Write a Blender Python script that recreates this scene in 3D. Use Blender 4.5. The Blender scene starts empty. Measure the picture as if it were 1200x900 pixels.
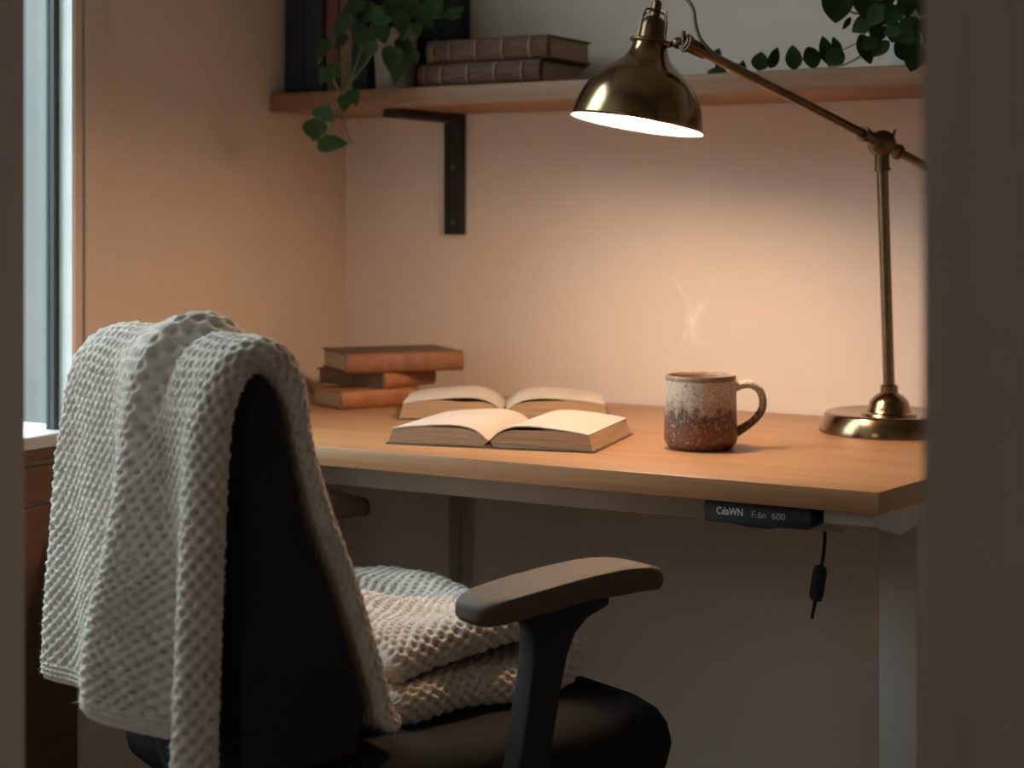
import bpy, bmesh, math, random
import numpy as np
from mathutils import Vector, Matrix

random.seed(7)
rng = np.random.default_rng(7)
SC = bpy.context.scene
COL = SC.collection
PI = math.pi

# ------------------------------------------------------------------ camera model
FPX, HX, HY, EYE = 2000.0, 600.0, 255.0, 1.01      # focal length in px, horizon, eye height
C30, S30 = math.cos(math.radians(30)), 0.5


def at(px, py, D):
    """Point at depth D behind a pixel of the 1200x900 photograph."""
    X = (px - HX) / FPX * D
    return Vector((C30 * X - S30 * D, S30 * X + C30 * D, EYE + (HY - py) / FPX * D))


def aty(px, py, y):
    """Point on the upright plane parallel to the back wall at room depth y."""
    k = (px - HX) / FPX
    return at(px, py, y / (S30 * k + C30))


# ------------------------------------------------------------------ node helpers
def new_mat(name):
    m = bpy.data.materials.new(name)
    m.use_nodes = True
    nt = m.node_tree
    for n in list(nt.nodes):
        nt.nodes.remove(n)
    out = nt.nodes.new('ShaderNodeOutputMaterial')
    b = nt.nodes.new('ShaderNodeBsdfPrincipled')
    nt.links.new(b.outputs[0], out.inputs[0])
    return m, nt, b, out


def N(nt, typ, **kw):
    n = nt.nodes.new(typ)
    for k, v in kw.items():
        if k.startswith('i_'):
            key = k[2:]
            n.inputs[int(key) if key.isdigit() else key.replace('_', ' ')].default_value = v
        else:
            setattr(n, k, v)
    return n


def ramp(nt, stops):
    r = nt.nodes.new('ShaderNodeValToRGB')
    e = r.color_ramp.elements
    while len(e) < len(stops):
        e.new(0.5)
    for el, (p, c) in zip(e, stops):
        el.position = p
        el.color = (c[0], c[1], c[2], 1)
    return r


def mat(name, c1, c2=None, rough=0.6, metal=0.0, scale=(20, 20, 20), bump=0.0, bscale=None,
        detail=5.0, coat=0.0, sheen=0.0, lo=0.3, hi=0.7, spec=0.5):
    """Noise-varied procedural surface in object space."""
    m, nt, b, out = new_mat(name)
    L = nt.links.new
    tc = N(nt, 'ShaderNodeTexCoord')
    mp = N(nt, 'ShaderNodeMapping')
    mp.inputs['Scale'].default_value = scale
    L(tc.outputs['Object'], mp.inputs[0])
    nz = N(nt, 'ShaderNodeTexNoise', i_Scale=1.0, i_Detail=detail, i_Roughness=0.6)
    L(mp.outputs[0], nz.inputs['Vector'])
    r = ramp(nt, [(lo, c1), (hi, c2 or c1)])
    L(nz.outputs['Fac'], r.inputs[0])
    L(r.outputs[0], b.inputs['Base Color'])
    b.inputs['Roughness'].default_value = rough
    b.inputs['Metallic'].default_value = metal
    b.inputs['Specular IOR Level'].default_value = spec
    if coat:
        b.inputs['Coat Weight'].default_value = coat
        b.inputs['Coat Roughness'].default_value = 0.15
    if sheen:
        b.inputs['Sheen Weight'].default_value = sheen
        b.inputs['Sheen Roughness'].default_value = 0.5
    if bump:
        n2 = N(nt, 'ShaderNodeTexNoise', i_Scale=1.0, i_Detail=6.0, i_Roughness=0.65)
        m2 = N(nt, 'ShaderNodeMapping')
        m2.inputs['Scale'].default_value = bscale or scale
        L(tc.outputs['Object'], m2.inputs[0])
        L(m2.outputs[0], n2.inputs['Vector'])
        bp = N(nt, 'ShaderNodeBump', i_Strength=bump, i_Distance=0.002)
        L(n2.outputs['Fac'], bp.inputs['Height'])
        L(bp.outputs[0], b.inputs['Normal'])
    return m


def wood(name, dark, mid, light, rough=0.45, axis='x', fine=90, bump=0.15):
    m, nt, b, out = new_mat(name)
    L = nt.links.new
    tc = N(nt, 'ShaderNodeTexCoord')

    def stretched(lo, hi):
        mp = N(nt, 'ShaderNodeMapping')
        s = [hi, hi, hi]
        s['xyz'.index(axis)] = lo
        mp.inputs['Scale'].default_value = s
        L(tc.outputs['Object'], mp.inputs[0])
        n = N(nt, 'ShaderNodeTexNoise', i_Scale=1.0, i_Detail=6.0, i_Roughness=0.6, i_Distortion=0.6)
        L(mp.outputs[0], n.inputs['Vector'])
        return n
    a = stretched(1.6, 22)
    f = stretched(6.0, fine * 4)
    r1 = ramp(nt, [(0.28, dark), (0.5, mid), (0.74, light)])
    L(a.outputs['Fac'], r1.inputs[0])
    r2 = ramp(nt, [(0.35, (0.72, 0.72, 0.72)), (0.6, (1, 1, 1))])
    L(f.outputs['Fac'], r2.inputs[0])
    mx = N(nt, 'ShaderNodeMix', data_type='RGBA', blend_type='MULTIPLY')
    mx.inputs[0].default_value = 0.75
    L(r1.outputs[0], mx.inputs[6])
    L(r2.outputs[0], mx.inputs[7])
    L(mx.outputs[2], b.inputs['Base Color'])
    b.inputs['Roughness'].default_value = rough
    bp = N(nt, 'ShaderNodeBump', i_Strength=bump, i_Distance=0.001)
    L(f.outputs['Fac'], bp.inputs['Height'])
    L(bp.outputs[0], b.inputs['Normal'])
    return m


def brass(name, c1, c2, rough):
    m, nt, b, out = new_mat(name)
    L = nt.links.new
    tc = N(nt, 'ShaderNodeTexCoord')
    n = N(nt, 'ShaderNodeTexNoise', i_Scale=28.0, i_Detail=4.0)
    L(tc.outputs['Object'], n.inputs['Vector'])
    r = ramp(nt, [(0.35, c1), (0.65, c2)])
    L(n.outputs['Fac'], r.inputs[0])
    L(r.outputs[0], b.inputs['Base Color'])
    mp = N(nt, 'ShaderNodeMapping')
    mp.inputs['Scale'].default_value = (30, 30, 900)
    L(tc.outputs['Object'], mp.inputs[0])
    n2 = N(nt, 'ShaderNodeTexNoise', i_Scale=1.0, i_Detail=3.0)
    L(mp.outputs[0], n2.inputs['Vector'])
    bp = N(nt, 'ShaderNodeBump', i_Strength=0.06, i_Distance=0.001)
    L(n2.outputs['Fac'], bp.inputs['Height'])
    L(bp.outputs[0], b.inputs['Normal'])
    b.inputs['Metallic'].default_value = 1.0
    b.inputs['Roughness'].default_value = rough
    return m


def paper_edge(name, c1, c2):
    """Stacked page edges: fine lines running along the block."""
    m, nt, b, out = new_mat(name)
    L = nt.links.new
    tc = N(nt, 'ShaderNodeTexCoord')
    mp = N(nt, 'ShaderNodeMapping')
    mp.inputs['Scale'].default_value = (9, 9, 1100)
    L(tc.outputs['Object'], mp.inputs[0])
    n = N(nt, 'ShaderNodeTexNoise', i_Scale=1.0, i_Detail=4.0, i_Roughness=0.7)
    L(mp.outputs[0], n.inputs['Vector'])
    r = ramp(nt, [(0.35, c1), (0.62, c2)])
    L(n.outputs['Fac'], r.inputs[0])
    L(r.outputs[0], b.inputs['Base Color'])
    b.inputs['Roughness'].default_value = 0.85
    bp = N(nt, 'ShaderNodeBump', i_Strength=0.5, i_Distance=0.0006)
    L(n.outputs['Fac'], bp.inputs['Height'])
    L(bp.outputs[0], b.inputs['Normal'])
    return m


def glaze(name):
    """Reactive stoneware glaze: cream above, speckled break, rust brown below (object z)."""
    m, nt, b, out = new_mat(name)
    L = nt.links.new
    tc = N(nt, 'ShaderNodeTexCoord')
    sp = N(nt, 'ShaderNodeSeparateXYZ')
    L(tc.outputs['Object'], sp.inputs[0])
    nz = N(nt, 'ShaderNodeTexNoise', i_Scale=55.0, i_Detail=6.0, i_Roughness=0.75)
    mpv = N(nt, 'ShaderNodeMapping')
    mpv.inputs['Scale'].default_value = (1.3, 1.3, 0.75)
    L(tc.outputs['Object'], mpv.inputs[0])
    L(mpv.outputs[0], nz.inputs['Vector'])
    md = N(nt, 'ShaderNodeMath', operation='MULTIPLY_ADD')
    md.inputs[1].default_value = 0.075
    L(nz.outputs['Fac'], md.inputs[0])
    L(sp.outputs['Z'], md.inputs[2])
    mr = N(nt, 'ShaderNodeMapRange')
    mr.inputs['From Min'].default_value = 0.02
    mr.inputs['From Max'].default_value = 0.125
    L(md.outputs[0], mr.inputs[0])
    r = ramp(nt, [(0.18, (0.125, 0.042, 0.024)), (0.30, (0.14, 0.048, 0.028)), (0.47, (0.125, 0.046, 0.029)), (0.55, (0.055, 0.031, 0.021)),
                  (0.61, (0.24, 0.17, 0.125)), (0.68, (0.46, 0.385, 0.30)), (0.9, (0.62, 0.55, 0.45))])
    L(mr.outputs[0], r.inputs[0])
    n2 = N(nt, 'ShaderNodeTexNoise', i_Scale=420.0, i_Detail=2.0)
    L(tc.outputs['Object'], n2.inputs['Vector'])
    r2 = ramp(nt, [(0.36, (0.25, 0.17, 0.12)), (0.46, (1, 1, 1))])
    L(n2.outputs['Fac'], r2.inputs[0])
    mx = N(nt, 'ShaderNodeMix', data_type='RGBA', blend_type='MULTIPLY')
    mx.inputs[0].default_value = 0.75
    L(r.outputs[0], mx.inputs[6])
    L(r2.outputs[0], mx.inputs[7])
    # pale frosting flecks over the brown
    n3 = N(nt, 'ShaderNodeTexNoise', i_Scale=240.0, i_Detail=3.0)
    L(tc.outputs['Object'], n3.inputs['Vector'])
    r3 = ramp(nt, [(0.56, (0, 0, 0)), (0.64, (0.55, 0.55, 0.55))])
    L(n3.outputs['Fac'], r3.inputs[0])
    m3 = N(nt, 'ShaderNodeMix', data_type='RGBA')
    L(r3.outputs[0], m3.inputs[0])
    L(mx.outputs[2], m3.inputs[6])
    m3.inputs[7].default_value = (0.42, 0.33, 0.25, 1)
    L(m3.outputs[2], b.inputs['Base Color'])
    b.inputs['Roughness'].default_value = 0.42
    bp = N(nt, 'ShaderNodeBump', i_Strength=0.25, i_Distance=0.001)
    L(nz.outputs['Fac'], bp.inputs['Height'])
    L(bp.outputs[0], b.inputs['Normal'])
    return m


def emit(name, col, strength):
    m = bpy.data.materials.new(name)
    m.use_nodes = True
    nt = m.node_tree
    nt.nodes.clear()
    o = nt.nodes.new('ShaderNodeOutputMaterial')
    e = nt.nodes.new('ShaderNodeEmission')
    e.inputs[0].default_value = (*col, 1)
    e.inputs[1].default_value = strength
    nt.links.new(e.outputs[0], o.inputs[0])
    return m


def glass_pane(name):
    m = bpy.data.materials.new(name)
    m.use_nodes = True
    nt = m.node_tree
    nt.nodes.clear()
    o = nt.nodes.new('ShaderNodeOutputMaterial')
    t = nt.nodes.new('ShaderNodeBsdfTransparent')
    t.inputs[0].default_value = (0.95, 0.98, 0.98, 1)
    g = nt.nodes.new('ShaderNodeBsdfGlossy')
    g.inputs['Roughness'].default_value = 0.05
    mx = nt.nodes.new('ShaderNodeMixShader')
    mx.inputs[0].default_value = 0.06
    nt.links.new(t.outputs[0], mx.inputs[1])
    nt.links.new(g.outputs[0], mx.inputs[2])
    nt.links.new(mx.outputs[0], o.inputs[0])
    return m


def steam_mat(name):
    m = bpy.data.materials.new(name)
    m.use_nodes = True
    nt = m.node_tree
    nt.nodes.clear()
    L = nt.links.new
    o = nt.nodes.new('ShaderNodeOutputMaterial')
    tc = N(nt, 'ShaderNodeTexCoord')
    uv = N(nt, 'ShaderNodeSeparateXYZ')
    L(tc.outputs['UV'], uv.inputs[0])
    # fade across the ribbon and towards both ends
    def hump(sock):
        a = N(nt, 'ShaderNodeMath', operation='MULTIPLY')
        a.inputs[1].default_value = PI
        L(sock, a.inputs[0])
        s = N(nt, 'ShaderNodeMath', operation='SINE')
        L(a.outputs[0], s.inputs[0])
        return s.outputs[0]
    mp = N(nt, 'ShaderNodeMapping')
    mp.inputs['Scale'].default_value = (60, 60, 26)
    L(tc.outputs['Object'], mp.inputs[0])
    nz = N(nt, 'ShaderNodeTexNoise', i_Scale=1.0, i_Detail=4.0, i_Distortion=1.4)
    L(mp.outputs[0], nz.inputs['Vector'])
    mr = N(nt, 'ShaderNodeMapRange')
    mr.inputs['From Min'].default_value = 0.40
    mr.inputs['From Max'].default_value = 0.70
    L(nz.outputs['Fac'], mr.inputs[0])
    m1 = N(nt, 'ShaderNodeMath', operation='MULTIPLY')
    L(hump(uv.outputs['X']), m1.inputs[0])
    L(hump(uv.outputs['Y']), m1.inputs[1])
    m2 = N(nt, 'ShaderNodeMath', operation='MULTIPLY')
    L(m1.outputs[0], m2.inputs[0])
    L(mr.outputs[0], m2.inputs[1])
    m3 = N(nt, 'ShaderNodeMath', operation='MULTIPLY')
    m3.inputs[1].default_value = 0.11
    L(m2.outputs[0], m3.inputs[0])
    t = nt.nodes.new('ShaderNodeBsdfTransparent')
    d = nt.nodes.new('ShaderNodeBsdfTranslucent')
    d.inputs[0].default_value = (0.95, 0.95, 0.95, 1)
    d2 = nt.nodes.new('ShaderNodeBsdfDiffuse')
    d2.inputs[0].default_value = (0.95, 0.95, 0.95, 1)
    ad = nt.nodes.new('ShaderNodeAddShader')
    L(d.outputs[0], ad.inputs[0])
    L(d2.outputs[0], ad.inputs[1])
    mx = nt.nodes.new('ShaderNodeMixShader')
    L(m3.outputs[0], mx.inputs[0])
    L(t.outputs[0], mx.inputs[1])
    L(ad.outputs[0], mx.inputs[2])
    L(mx.outputs[0], o.inputs[0])
    return m


def knit_mat(name, c1, c2):
    m, nt, b, out = new_mat(name)
    L = nt.links.new
    tc = N(nt, 'ShaderNodeTexCoord')
    n = N(nt, 'ShaderNodeTexNoise', i_Scale=900.0, i_Detail=4.0, i_Roughness=0.7)
    L(tc.outputs['Object'], n.inputs['Vector'])
    n2 = N(nt, 'ShaderNodeTexNoise', i_Scale=45.0, i_Detail=3.0)
    L(tc.outputs['Object'], n2.inputs['Vector'])
    ad = N(nt, 'ShaderNodeMath', operation='MULTIPLY_ADD')
    ad.inputs[1].default_value = 0.5
    L(n2.outputs['Fac'], ad.inputs[0])
    hl = N(nt, 'ShaderNodeMath', operation='MULTIPLY')
    hl.inputs[1].default_value = 0.5
    L(n.outputs['Fac'], hl.inputs[0])
    L(hl.outputs[0], ad.inputs[2])
    r = ramp(nt, [(0.36, c1), (0.62, c2)])
    L(ad.outputs[0], r.inputs[0])
    L(r.outputs[0], b.inputs['Base Color'])
    b.inputs['Roughness'].default_value = 0.95
    b.inputs['Specular IOR Level'].default_value = 0.1
    b.inputs['Sheen Weight'].default_value = 0.35
    b.inputs['Sheen Roughness'].default_value = 0.6
    bp = N(nt, 'ShaderNodeBump', i_Strength=0.7, i_Distance=0.0012)
    L(n.outputs['Fac'], bp.inputs['Height'])
    L(bp.outputs[0], b.inputs['Normal'])
    return m


M = {}
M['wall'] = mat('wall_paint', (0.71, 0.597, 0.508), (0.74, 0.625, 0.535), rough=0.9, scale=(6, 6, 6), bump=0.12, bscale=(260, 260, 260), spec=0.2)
M['wall2'] = mat('wall_paint_dimmed', (0.55, 0.44, 0.352), (0.58, 0.465, 0.372), rough=0.9, scale=(6, 6, 6), bump=0.12, bscale=(260, 260, 260), spec=0.2)  # shade put into the colour: wall paint darkened and warmed against lamp bounce
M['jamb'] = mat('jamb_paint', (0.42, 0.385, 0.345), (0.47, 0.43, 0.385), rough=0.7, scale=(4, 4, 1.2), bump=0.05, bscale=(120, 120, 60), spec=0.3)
M['ceil'] = mat('ceiling_paint', (0.62, 0.60, 0.57), rough=0.95)
M['floor'] = wood('floor_oak', (0.20, 0.118, 0.064), (0.26, 0.158, 0.09), (0.31, 0.195, 0.118), axis='y')
M['trim'] = mat('casing_paint', (0.54, 0.43, 0.345), (0.57, 0.455, 0.365), rough=0.7, scale=(5, 5, 5), spec=0.3)
M['frame'] = mat('window_frame_paint', (0.72, 0.74, 0.74), (0.77, 0.79, 0.79), rough=0.5)
M['sill'] = mat('sill_paint', (0.33, 0.335, 0.335), (0.37, 0.375, 0.375), rough=0.6)
M['gasket'] = mat('window_gasket', (0.025, 0.03, 0.03), rough=0.6)
M['sill_wood'] = wood('apron_wood', (0.055, 0.027, 0.018), (0.08, 0.038, 0.025), (0.11, 0.053, 0.034), axis='y')
M['glass'] = glass_pane('window_glass')
M['desk'] = wood('desk_oak', (0.32, 0.150, 0.062), (0.38, 0.185, 0.080), (0.44, 0.226, 0.104), rough=0.45, axis='x')
M['shelf'] = wood('shelf_oak', (0.16, 0.070, 0.030), (0.25, 0.117, 0.053), (0.33, 0.168, 0.082), rough=0.5, axis='x', bump=0.3)
M['deskmetal'] = mat('desk_frame_paint', (0.27, 0.235, 0.20), (0.30, 0.26, 0.225), rough=0.5)
M['deskwhite'] = mat('desk_leg_paint', (0.40, 0.375, 0.355), (0.44, 0.415, 0.39), rough=0.5)
M['black'] = mat('black_plastic', (0.009, 0.009, 0.009), (0.012, 0.0115, 0.011), rough=0.75, spec=0.25, scale=(300, 300, 300), bump=0.1)
M['armpad'] = mat('arm_pad_polyurethane', (0.046, 0.029, 0.017), (0.058, 0.037, 0.023), rough=0.72, scale=(400, 400, 400), bump=0.15)
M['fabric'] = mat('black_upholstery', (0.017, 0.017, 0.017), (0.024, 0.023, 0.023), rough=0.95, scale=(900, 900, 900), bump=0.4, spec=0.15)
M['seatfab'] = mat('black_seat_cloth', (0.008, 0.008, 0.008), (0.014, 0.0135, 0.013), rough=0.98, scale=(900, 900, 900), bump=0.4, spec=0.08)
M['keypad'] = mat('keypad_plastic', (0.010, 0.010, 0.010), (0.013, 0.013, 0.013), rough=0.6, scale=(300, 300, 300), spec=0.2)
M['bracket'] = mat('black_powder_coat', (0.005, 0.005, 0.005), (0.008, 0.008, 0.008), rough=0.6, scale=(200, 200, 200), spec=0.3)
M['screw'] = mat('screw_steel', (0.10, 0.09, 0.085), rough=0.4, metal=0.8)
M['text'] = mat('printed_grey', (0.45, 0.45, 0.45), rough=0.6)
M['textdim'] = mat('printed_dim_grey', (0.17, 0.17, 0.175), rough=0.6)
M['brass'] = brass('antique_brass', (0.23, 0.15, 0.082), (0.31, 0.205, 0.115), 0.18)
M['brass_dark'] = brass('aged_brass', (0.12, 0.072, 0.04), (0.18, 0.112, 0.06), 0.34)
M['liner'] = mat('white_enamel', (0.78, 0.77, 0.755), rough=0.5)
M['cord'] = mat('brown_cord', (0.10, 0.07, 0.05), (0.14, 0.10, 0.07), rough=0.7, scale=(900, 900, 900))
M['bulb'] = emit('bulb_glow', (1.0, 0.615, 0.36), 420.0)
M['glaze'] = glaze('stoneware_glaze')
M['mugrim'] = mat('glaze_rim', (0.20, 0.10, 0.055), (0.36, 0.25, 0.17), rough=0.4, scale=(120, 120, 120))
M['muginner'] = mat('glaze_inside', (0.34, 0.26, 0.18), (0.42, 0.33, 0.24), rough=0.35, scale=(80, 80, 80))
M['coffee'] = mat('coffee', (0.05, 0.022, 0.010), rough=0.08)
M['steam'] = steam_mat('steam_wisp')
M['paper'] = mat('aged_paper', (0.52, 0.44, 0.36), (0.58, 0.50, 0.415), rough=0.9, scale=(14, 14, 14), bump=0.1, bscale=(150, 150, 150), spec=0.15)
M['edge'] = paper_edge('page_edges', (0.20, 0.11, 0.055), (0.48, 0.31, 0.165))
M['edge_dark'] = paper_edge('old_page_edges', (0.30, 0.20, 0.12), (0.46, 0.34, 0.23))
M['cover_dark'] = mat('dark_brown_cover', (0.07, 0.035, 0.02), (0.12, 0.06, 0.033), rough=0.6, scale=(60, 60, 60), bump=0.3, bscale=(300, 300, 300))
M['cover_orange'] = mat('worn_tan_leather', (0.20, 0.064, 0.019), (0.31, 0.11, 0.036), rough=0.6, scale=(70, 70, 70), bump=0.35, bscale=(350, 350, 350))
M['cover_rust'] = mat('worn_rust_leather', (0.125, 0.042, 0.016), (0.22, 0.08, 0.032), rough=0.6, scale=(120, 120, 120), bump=0.4, bscale=(350, 350, 350))
M['cover_grey'] = mat('faded_brown_cloth', (0.11, 0.065, 0.04), (0.16, 0.10, 0.065), rough=0.8, scale=(90, 90, 90), bump=0.3, bscale=(500, 500, 500))
M['spine'] = mat('tooled_leather', (0.050, 0.024, 0.017), (0.15, 0.080, 0.052), rough=0.75, spec=0.25, scale=(50, 420, 420), bump=0.4, bscale=(300, 300, 300), lo=0.3, hi=0.72)
M['band'] = mat('rubbed_leather_band', (0.13, 0.062, 0.037), (0.20, 0.105, 0.065), rough=0.6, scale=(200, 200, 200))
M['bk_black'] = mat('black_cloth', (0.012, 0.013, 0.015), (0.02, 0.021, 0.024), rough=0.85, scale=(300, 300, 300), bump=0.2)
M['bk_navy'] = mat('navy_black_cloth', (0.010, 0.016, 0.018), (0.018, 0.026, 0.028), rough=0.85, scale=(300, 300, 300), bump=0.2)
M['bk_red'] = mat('dull_red_cloth', (0.10, 0.035, 0.028), (0.16, 0.06, 0.045), rough=0.85, scale=(200, 200, 200), bump=0.2)
M['bk_brown'] = mat('brown_cloth', (0.15, 0.075, 0.045), (0.22, 0.12, 0.075), rough=0.85, scale=(120, 120, 120), bump=0.2)
M['leaf'] = mat('glossy_leaf', (0.008, 0.024, 0.004), (0.020, 0.050, 0.009), rough=0.7, spec=0.25, scale=(25, 25, 25), bump=0.15, bscale=(160, 160, 160))
M['stem'] = mat('green_stem', (0.08, 0.12, 0.035), (0.13, 0.17, 0.06), rough=0.6, scale=(60, 60, 60))
M['pot'] = mat('weathered_clay', (0.22, 0.18, 0.145), (0.36, 0.31, 0.26), rough=0.9, scale=(40, 40, 40), bump=0.4, bscale=(160, 160, 160))
M['potgrey'] = mat('grey_ceramic', (0.42, 0.42, 0.41), (0.5, 0.5, 0.49), rough=0.6)
M['soil'] = mat('potting_soil', (0.02, 0.014, 0.01), (0.05, 0.035, 0.025), rough=1.0, scale=(200, 200, 200), bump=0.8)
M['knit'] = knit_mat('wool_knit', (0.42, 0.36, 0.31), (0.64, 0.565, 0.495))


# ------------------------------------------------------------------ mesh builder
class MB:
    def __init__(self):
        self.v, self.f = [], []

    def add(self, verts, faces, mtx=None):
        o = len(self.v)
        for p in verts:
            p = Vector(p)
            self.v.append(mtx @ p if mtx else p)
        self.f += [tuple(i + o for i in f) for f in faces]
        return self

    def box(self, a, b, mtx=None):
        x0, y0, z0 = a
        x1, y1, z1 = b
        vs = [(x0, y0, z0), (x1, y0, z0), (x1, y1, z0), (x0, y1, z0),
              (x0, y0, z1), (x1, y0, z1), (x1, y1, z1), (x0, y1, z1)]
        fs = [(0, 3, 2, 1), (4, 5, 6, 7), (0, 1, 5, 4), (1, 2, 6, 5), (2, 3, 7, 6), (3, 0, 4, 7)]
        return self.add(vs, fs, mtx)

    def prism(self, poly, t0, t1, plane='yz', mtx=None):
        """poly: 2D outline; extruded from t0 to t1 along the remaining axis."""
        n = len(poly)

        def p3(p, t):
            return {'yz': (t, p[0], p[1]), 'xy': (p[0], p[1], t), 'xz': (p[0], t, p[1])}[plane]
        vs = [p3(p, t0) for p in poly] + [p3(p, t1) for p in poly]
        fs = [tuple(range(n)), tuple(range(2 * n - 1, n - 1, -1))]
        for i in range(n):
            j = (i + 1) % n
            fs.append((i, i + n, j + n, j))
        return self.add(vs, fs, mtx)

    def lathe(self, prof, seg=48, mtx=None, cap0=True, cap1=True):
        vs, fs = [], []
        for (r, z) in prof:
            for k in range(seg):
                a = 2 * PI * k / seg
                vs.append((r * math.cos(a), r * math.sin(a), z))
        for i in range(len(prof) - 1):
            for k in range(seg):
                k2 = (k + 1) % seg
                fs.append((i * seg + k, i * seg + k2, (i + 1) * seg + k2, (i + 1) * seg + k))
        if cap0:
            fs.append(tuple(range(seg - 1, -1, -1)))
        if cap1:
            o = (len(prof) - 1) * seg
            fs.append(tuple(o + k for k in range(seg)))
        return self.add(vs, fs, mtx)

    def tube(self, pts, rad, seg=10, sy=1.0, up=None):
        pts = [Vector(p) for p in pts]
        n = len(pts)
        rads = rad if isinstance(rad, (list, tuple)) else [rad] * n
        vs, fs = [], []
        ref = None
        for i, p in enumerate(pts):
            t = (pts[min(i + 1, n - 1)] - pts[max(i - 1, 0)]).normalized()
            if ref is None:
                ref = Vector(up) if up else (Vector((0, 0, 1)) if abs(t.z) < 0.9 else Vector((1, 0, 0)))
            a = (ref - t * ref.dot(t)).normalized()
            b = t.cross(a)
            ref = a
            for k in range(seg):
                th = 2 * PI * k / seg
                vs.append(p + a * (math.cos(th) * rads[i]) + b * (math.sin(th) * rads[i] * sy))
        for i in range(n - 1):
            for k in range(seg):
                k2 = (k + 1) % seg
                fs.append((i * seg + k, i * seg + k2, (i + 1) * seg + k2, (i + 1) * seg + k))
        fs.append(tuple(range(seg - 1, -1, -1)))
        fs.append(tuple((n - 1) * seg + k for k in range(seg)))
        return self.add(vs, fs)

    def sphere(self, c, r, seg=20, rings=12, sc=(1, 1, 1), mtx=None):
        prof = []
        vs, fs = [], []
        for i in range(1, rings):
            th = PI * i / rings
            for k in range(seg):
                a = 2 * PI * k / seg
                vs.append((c[0] + r * sc[0] * math.sin(th) * math.cos(a), c[1] + r * sc[1] * math.sin(th) * math.sin(a),
                           c[2] - r * sc[2] * math.cos(th)))
        for i in range(rings - 2):
            for k in range(seg):
                k2 = (k + 1) % seg
                fs.append((i * seg + k, i * seg + k2, (i + 1) * seg + k2, (i + 1) * seg + k))
        vs.append((c[0], c[1], c[2] - r * sc[2]))
        vs.append((c[0], c[1], c[2] + r * sc[2]))
        b0, b1 = len(vs) - 2, len(vs) - 1
        o = (rings - 2) * seg
        for k in range(seg):
            k2 = (k + 1) % seg
            fs.append((b0, k2, k))
            fs.append((b1, o + k, o + k2))
        return self.add(vs, fs, mtx)

    def build(self, name, m, parent=None, smooth=True, bevel=0.0, bseg=3, angle=35):
        me = bpy.data.meshes.new(name)
        me.from_pydata([tuple(p) for p in self.v], [], self.f)
        me.update()
        bm = bmesh.new()
        bm.from_mesh(me)
        bmesh.ops.recalc_face_normals(bm, faces=bm.faces)
        if bevel:
            es = [e for e in bm.edges if len(e.link_faces) == 2 and e.calc_face_angle(0) > math.radians(angle)]
            bmesh.ops.bevel(bm, geom=es, offset=bevel, segments=bseg, profile=0.5, affect='EDGES', clamp_overlap=True)
        if smooth:
            for f in bm.faces:
                f.smooth = True
            for e in bm.edges:
                if len(e.link_faces) == 2 and e.calc_face_angle(0) > math.radians(40):
                    e.smooth = False
        bm.to_mesh(me)
        bm.free()
        me.materials.append(m)
        o = bpy.data.objects.new(name, me)
        COL.objects.link(o)
        if parent is not None:
            o.parent = parent
        return o


def thing(name, label, cat, loc=(0, 0, 0), rotz=0.0, group=None):
    o = bpy.data.objects.new(name, None)
    o.empty_display_size = 0.05
    COL.objects.link(o)
    o.location = loc
    o.rotation_euler = (0, 0, rotz)
    o['label'] = label
    o['category'] = cat
    if group:
        o['group'] = group
    return o


def tag(o, label, cat, group=None):
    o['label'] = label
    o['category'] = cat
    if group:
        o['group'] = group
    return o


def struct(o):
    o['kind'] = 'structure'
    return o


def catmull(pts, n):
    P = [Vector(p) for p in pts]
    P = [P[0] * 2 - P[1]] + P + [P[-1] * 2 - P[-2]]
    out = []
    segs = len(P) - 3
    for i in range(segs):
        p0, p1, p2, p3 = P[i:i + 4]
        for k in range(n):
            t = k / n
            out.append(0.5 * ((2 * p1) + (p2 - p0) * t + (2 * p0 - 5 * p1 + 4 * p2 - p3) * t * t + (3 * p1 - p0 - 3 * p2 + p3) * t ** 3))
    out.append(P[-2])
    return out


# ------------------------------------------------------------------ room shell
XL, XR, YB, YF, YH = -1.655, 1.0, 2.315, 0.93, 0.85      # left, right, back, front (room side), front (hall side)
ZC = 2.45
struct(MB().box((-2.0, -1.6, -0.1), (1.6, 2.6, 0.0)).build('floor', M['floor'], smooth=False))
struct(MB().box((-2.0, -1.6, ZC), (1.6, 2.6, ZC + 0.1)).build('ceiling', M['ceil'], smooth=False))
struct(MB().box((-1.9, YB, 0), (XR + 0.12, YB + 0.12, ZC)).build('wall_back', M['wall'], smooth=False))
WY0, WY1, WZ0, WZ1 = 0.97, 1.675, 0.722, 2.28
wl = MB()
wl.box((XL - 0.02, YF, 0), (XL, YB, WZ0)).box((XL - 0.02, YF, WZ1), (XL, YB, ZC))
wl.box((XL - 0.02, YF, WZ0), (XL, WY0, WZ1)).box((XL - 0.02, WY1, WZ0), (XL, YB, WZ1))
wl.box((XL - 0.12, WY1 + 0.25, 0), (XL - 0.02, YB, ZC))
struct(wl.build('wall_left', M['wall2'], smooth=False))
struct(MB().box((XR, YF, 0), (XR + 0.12, YB, ZC)).build('wall_right', M['wall'], smooth=False))
DX0, DX1 = -0.961, -0.2465
wf = MB()
wf.box((-1.9, YH + 0.001, 0), (DX0 - 0.02, YF, ZC)).box((DX1 + 0.02, YH + 0.001, 0), (XR + 0.12, YF, ZC)).box((DX0 - 0.02, YH + 0.001, 2.05), (DX1 + 0.02, YF, ZC))
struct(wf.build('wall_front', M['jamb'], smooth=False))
struct(MB().box((-2.0, -1.6, 0), (-1.9, YH, ZC)).build('wall_hall_left', M['jamb'], smooth=False))
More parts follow.
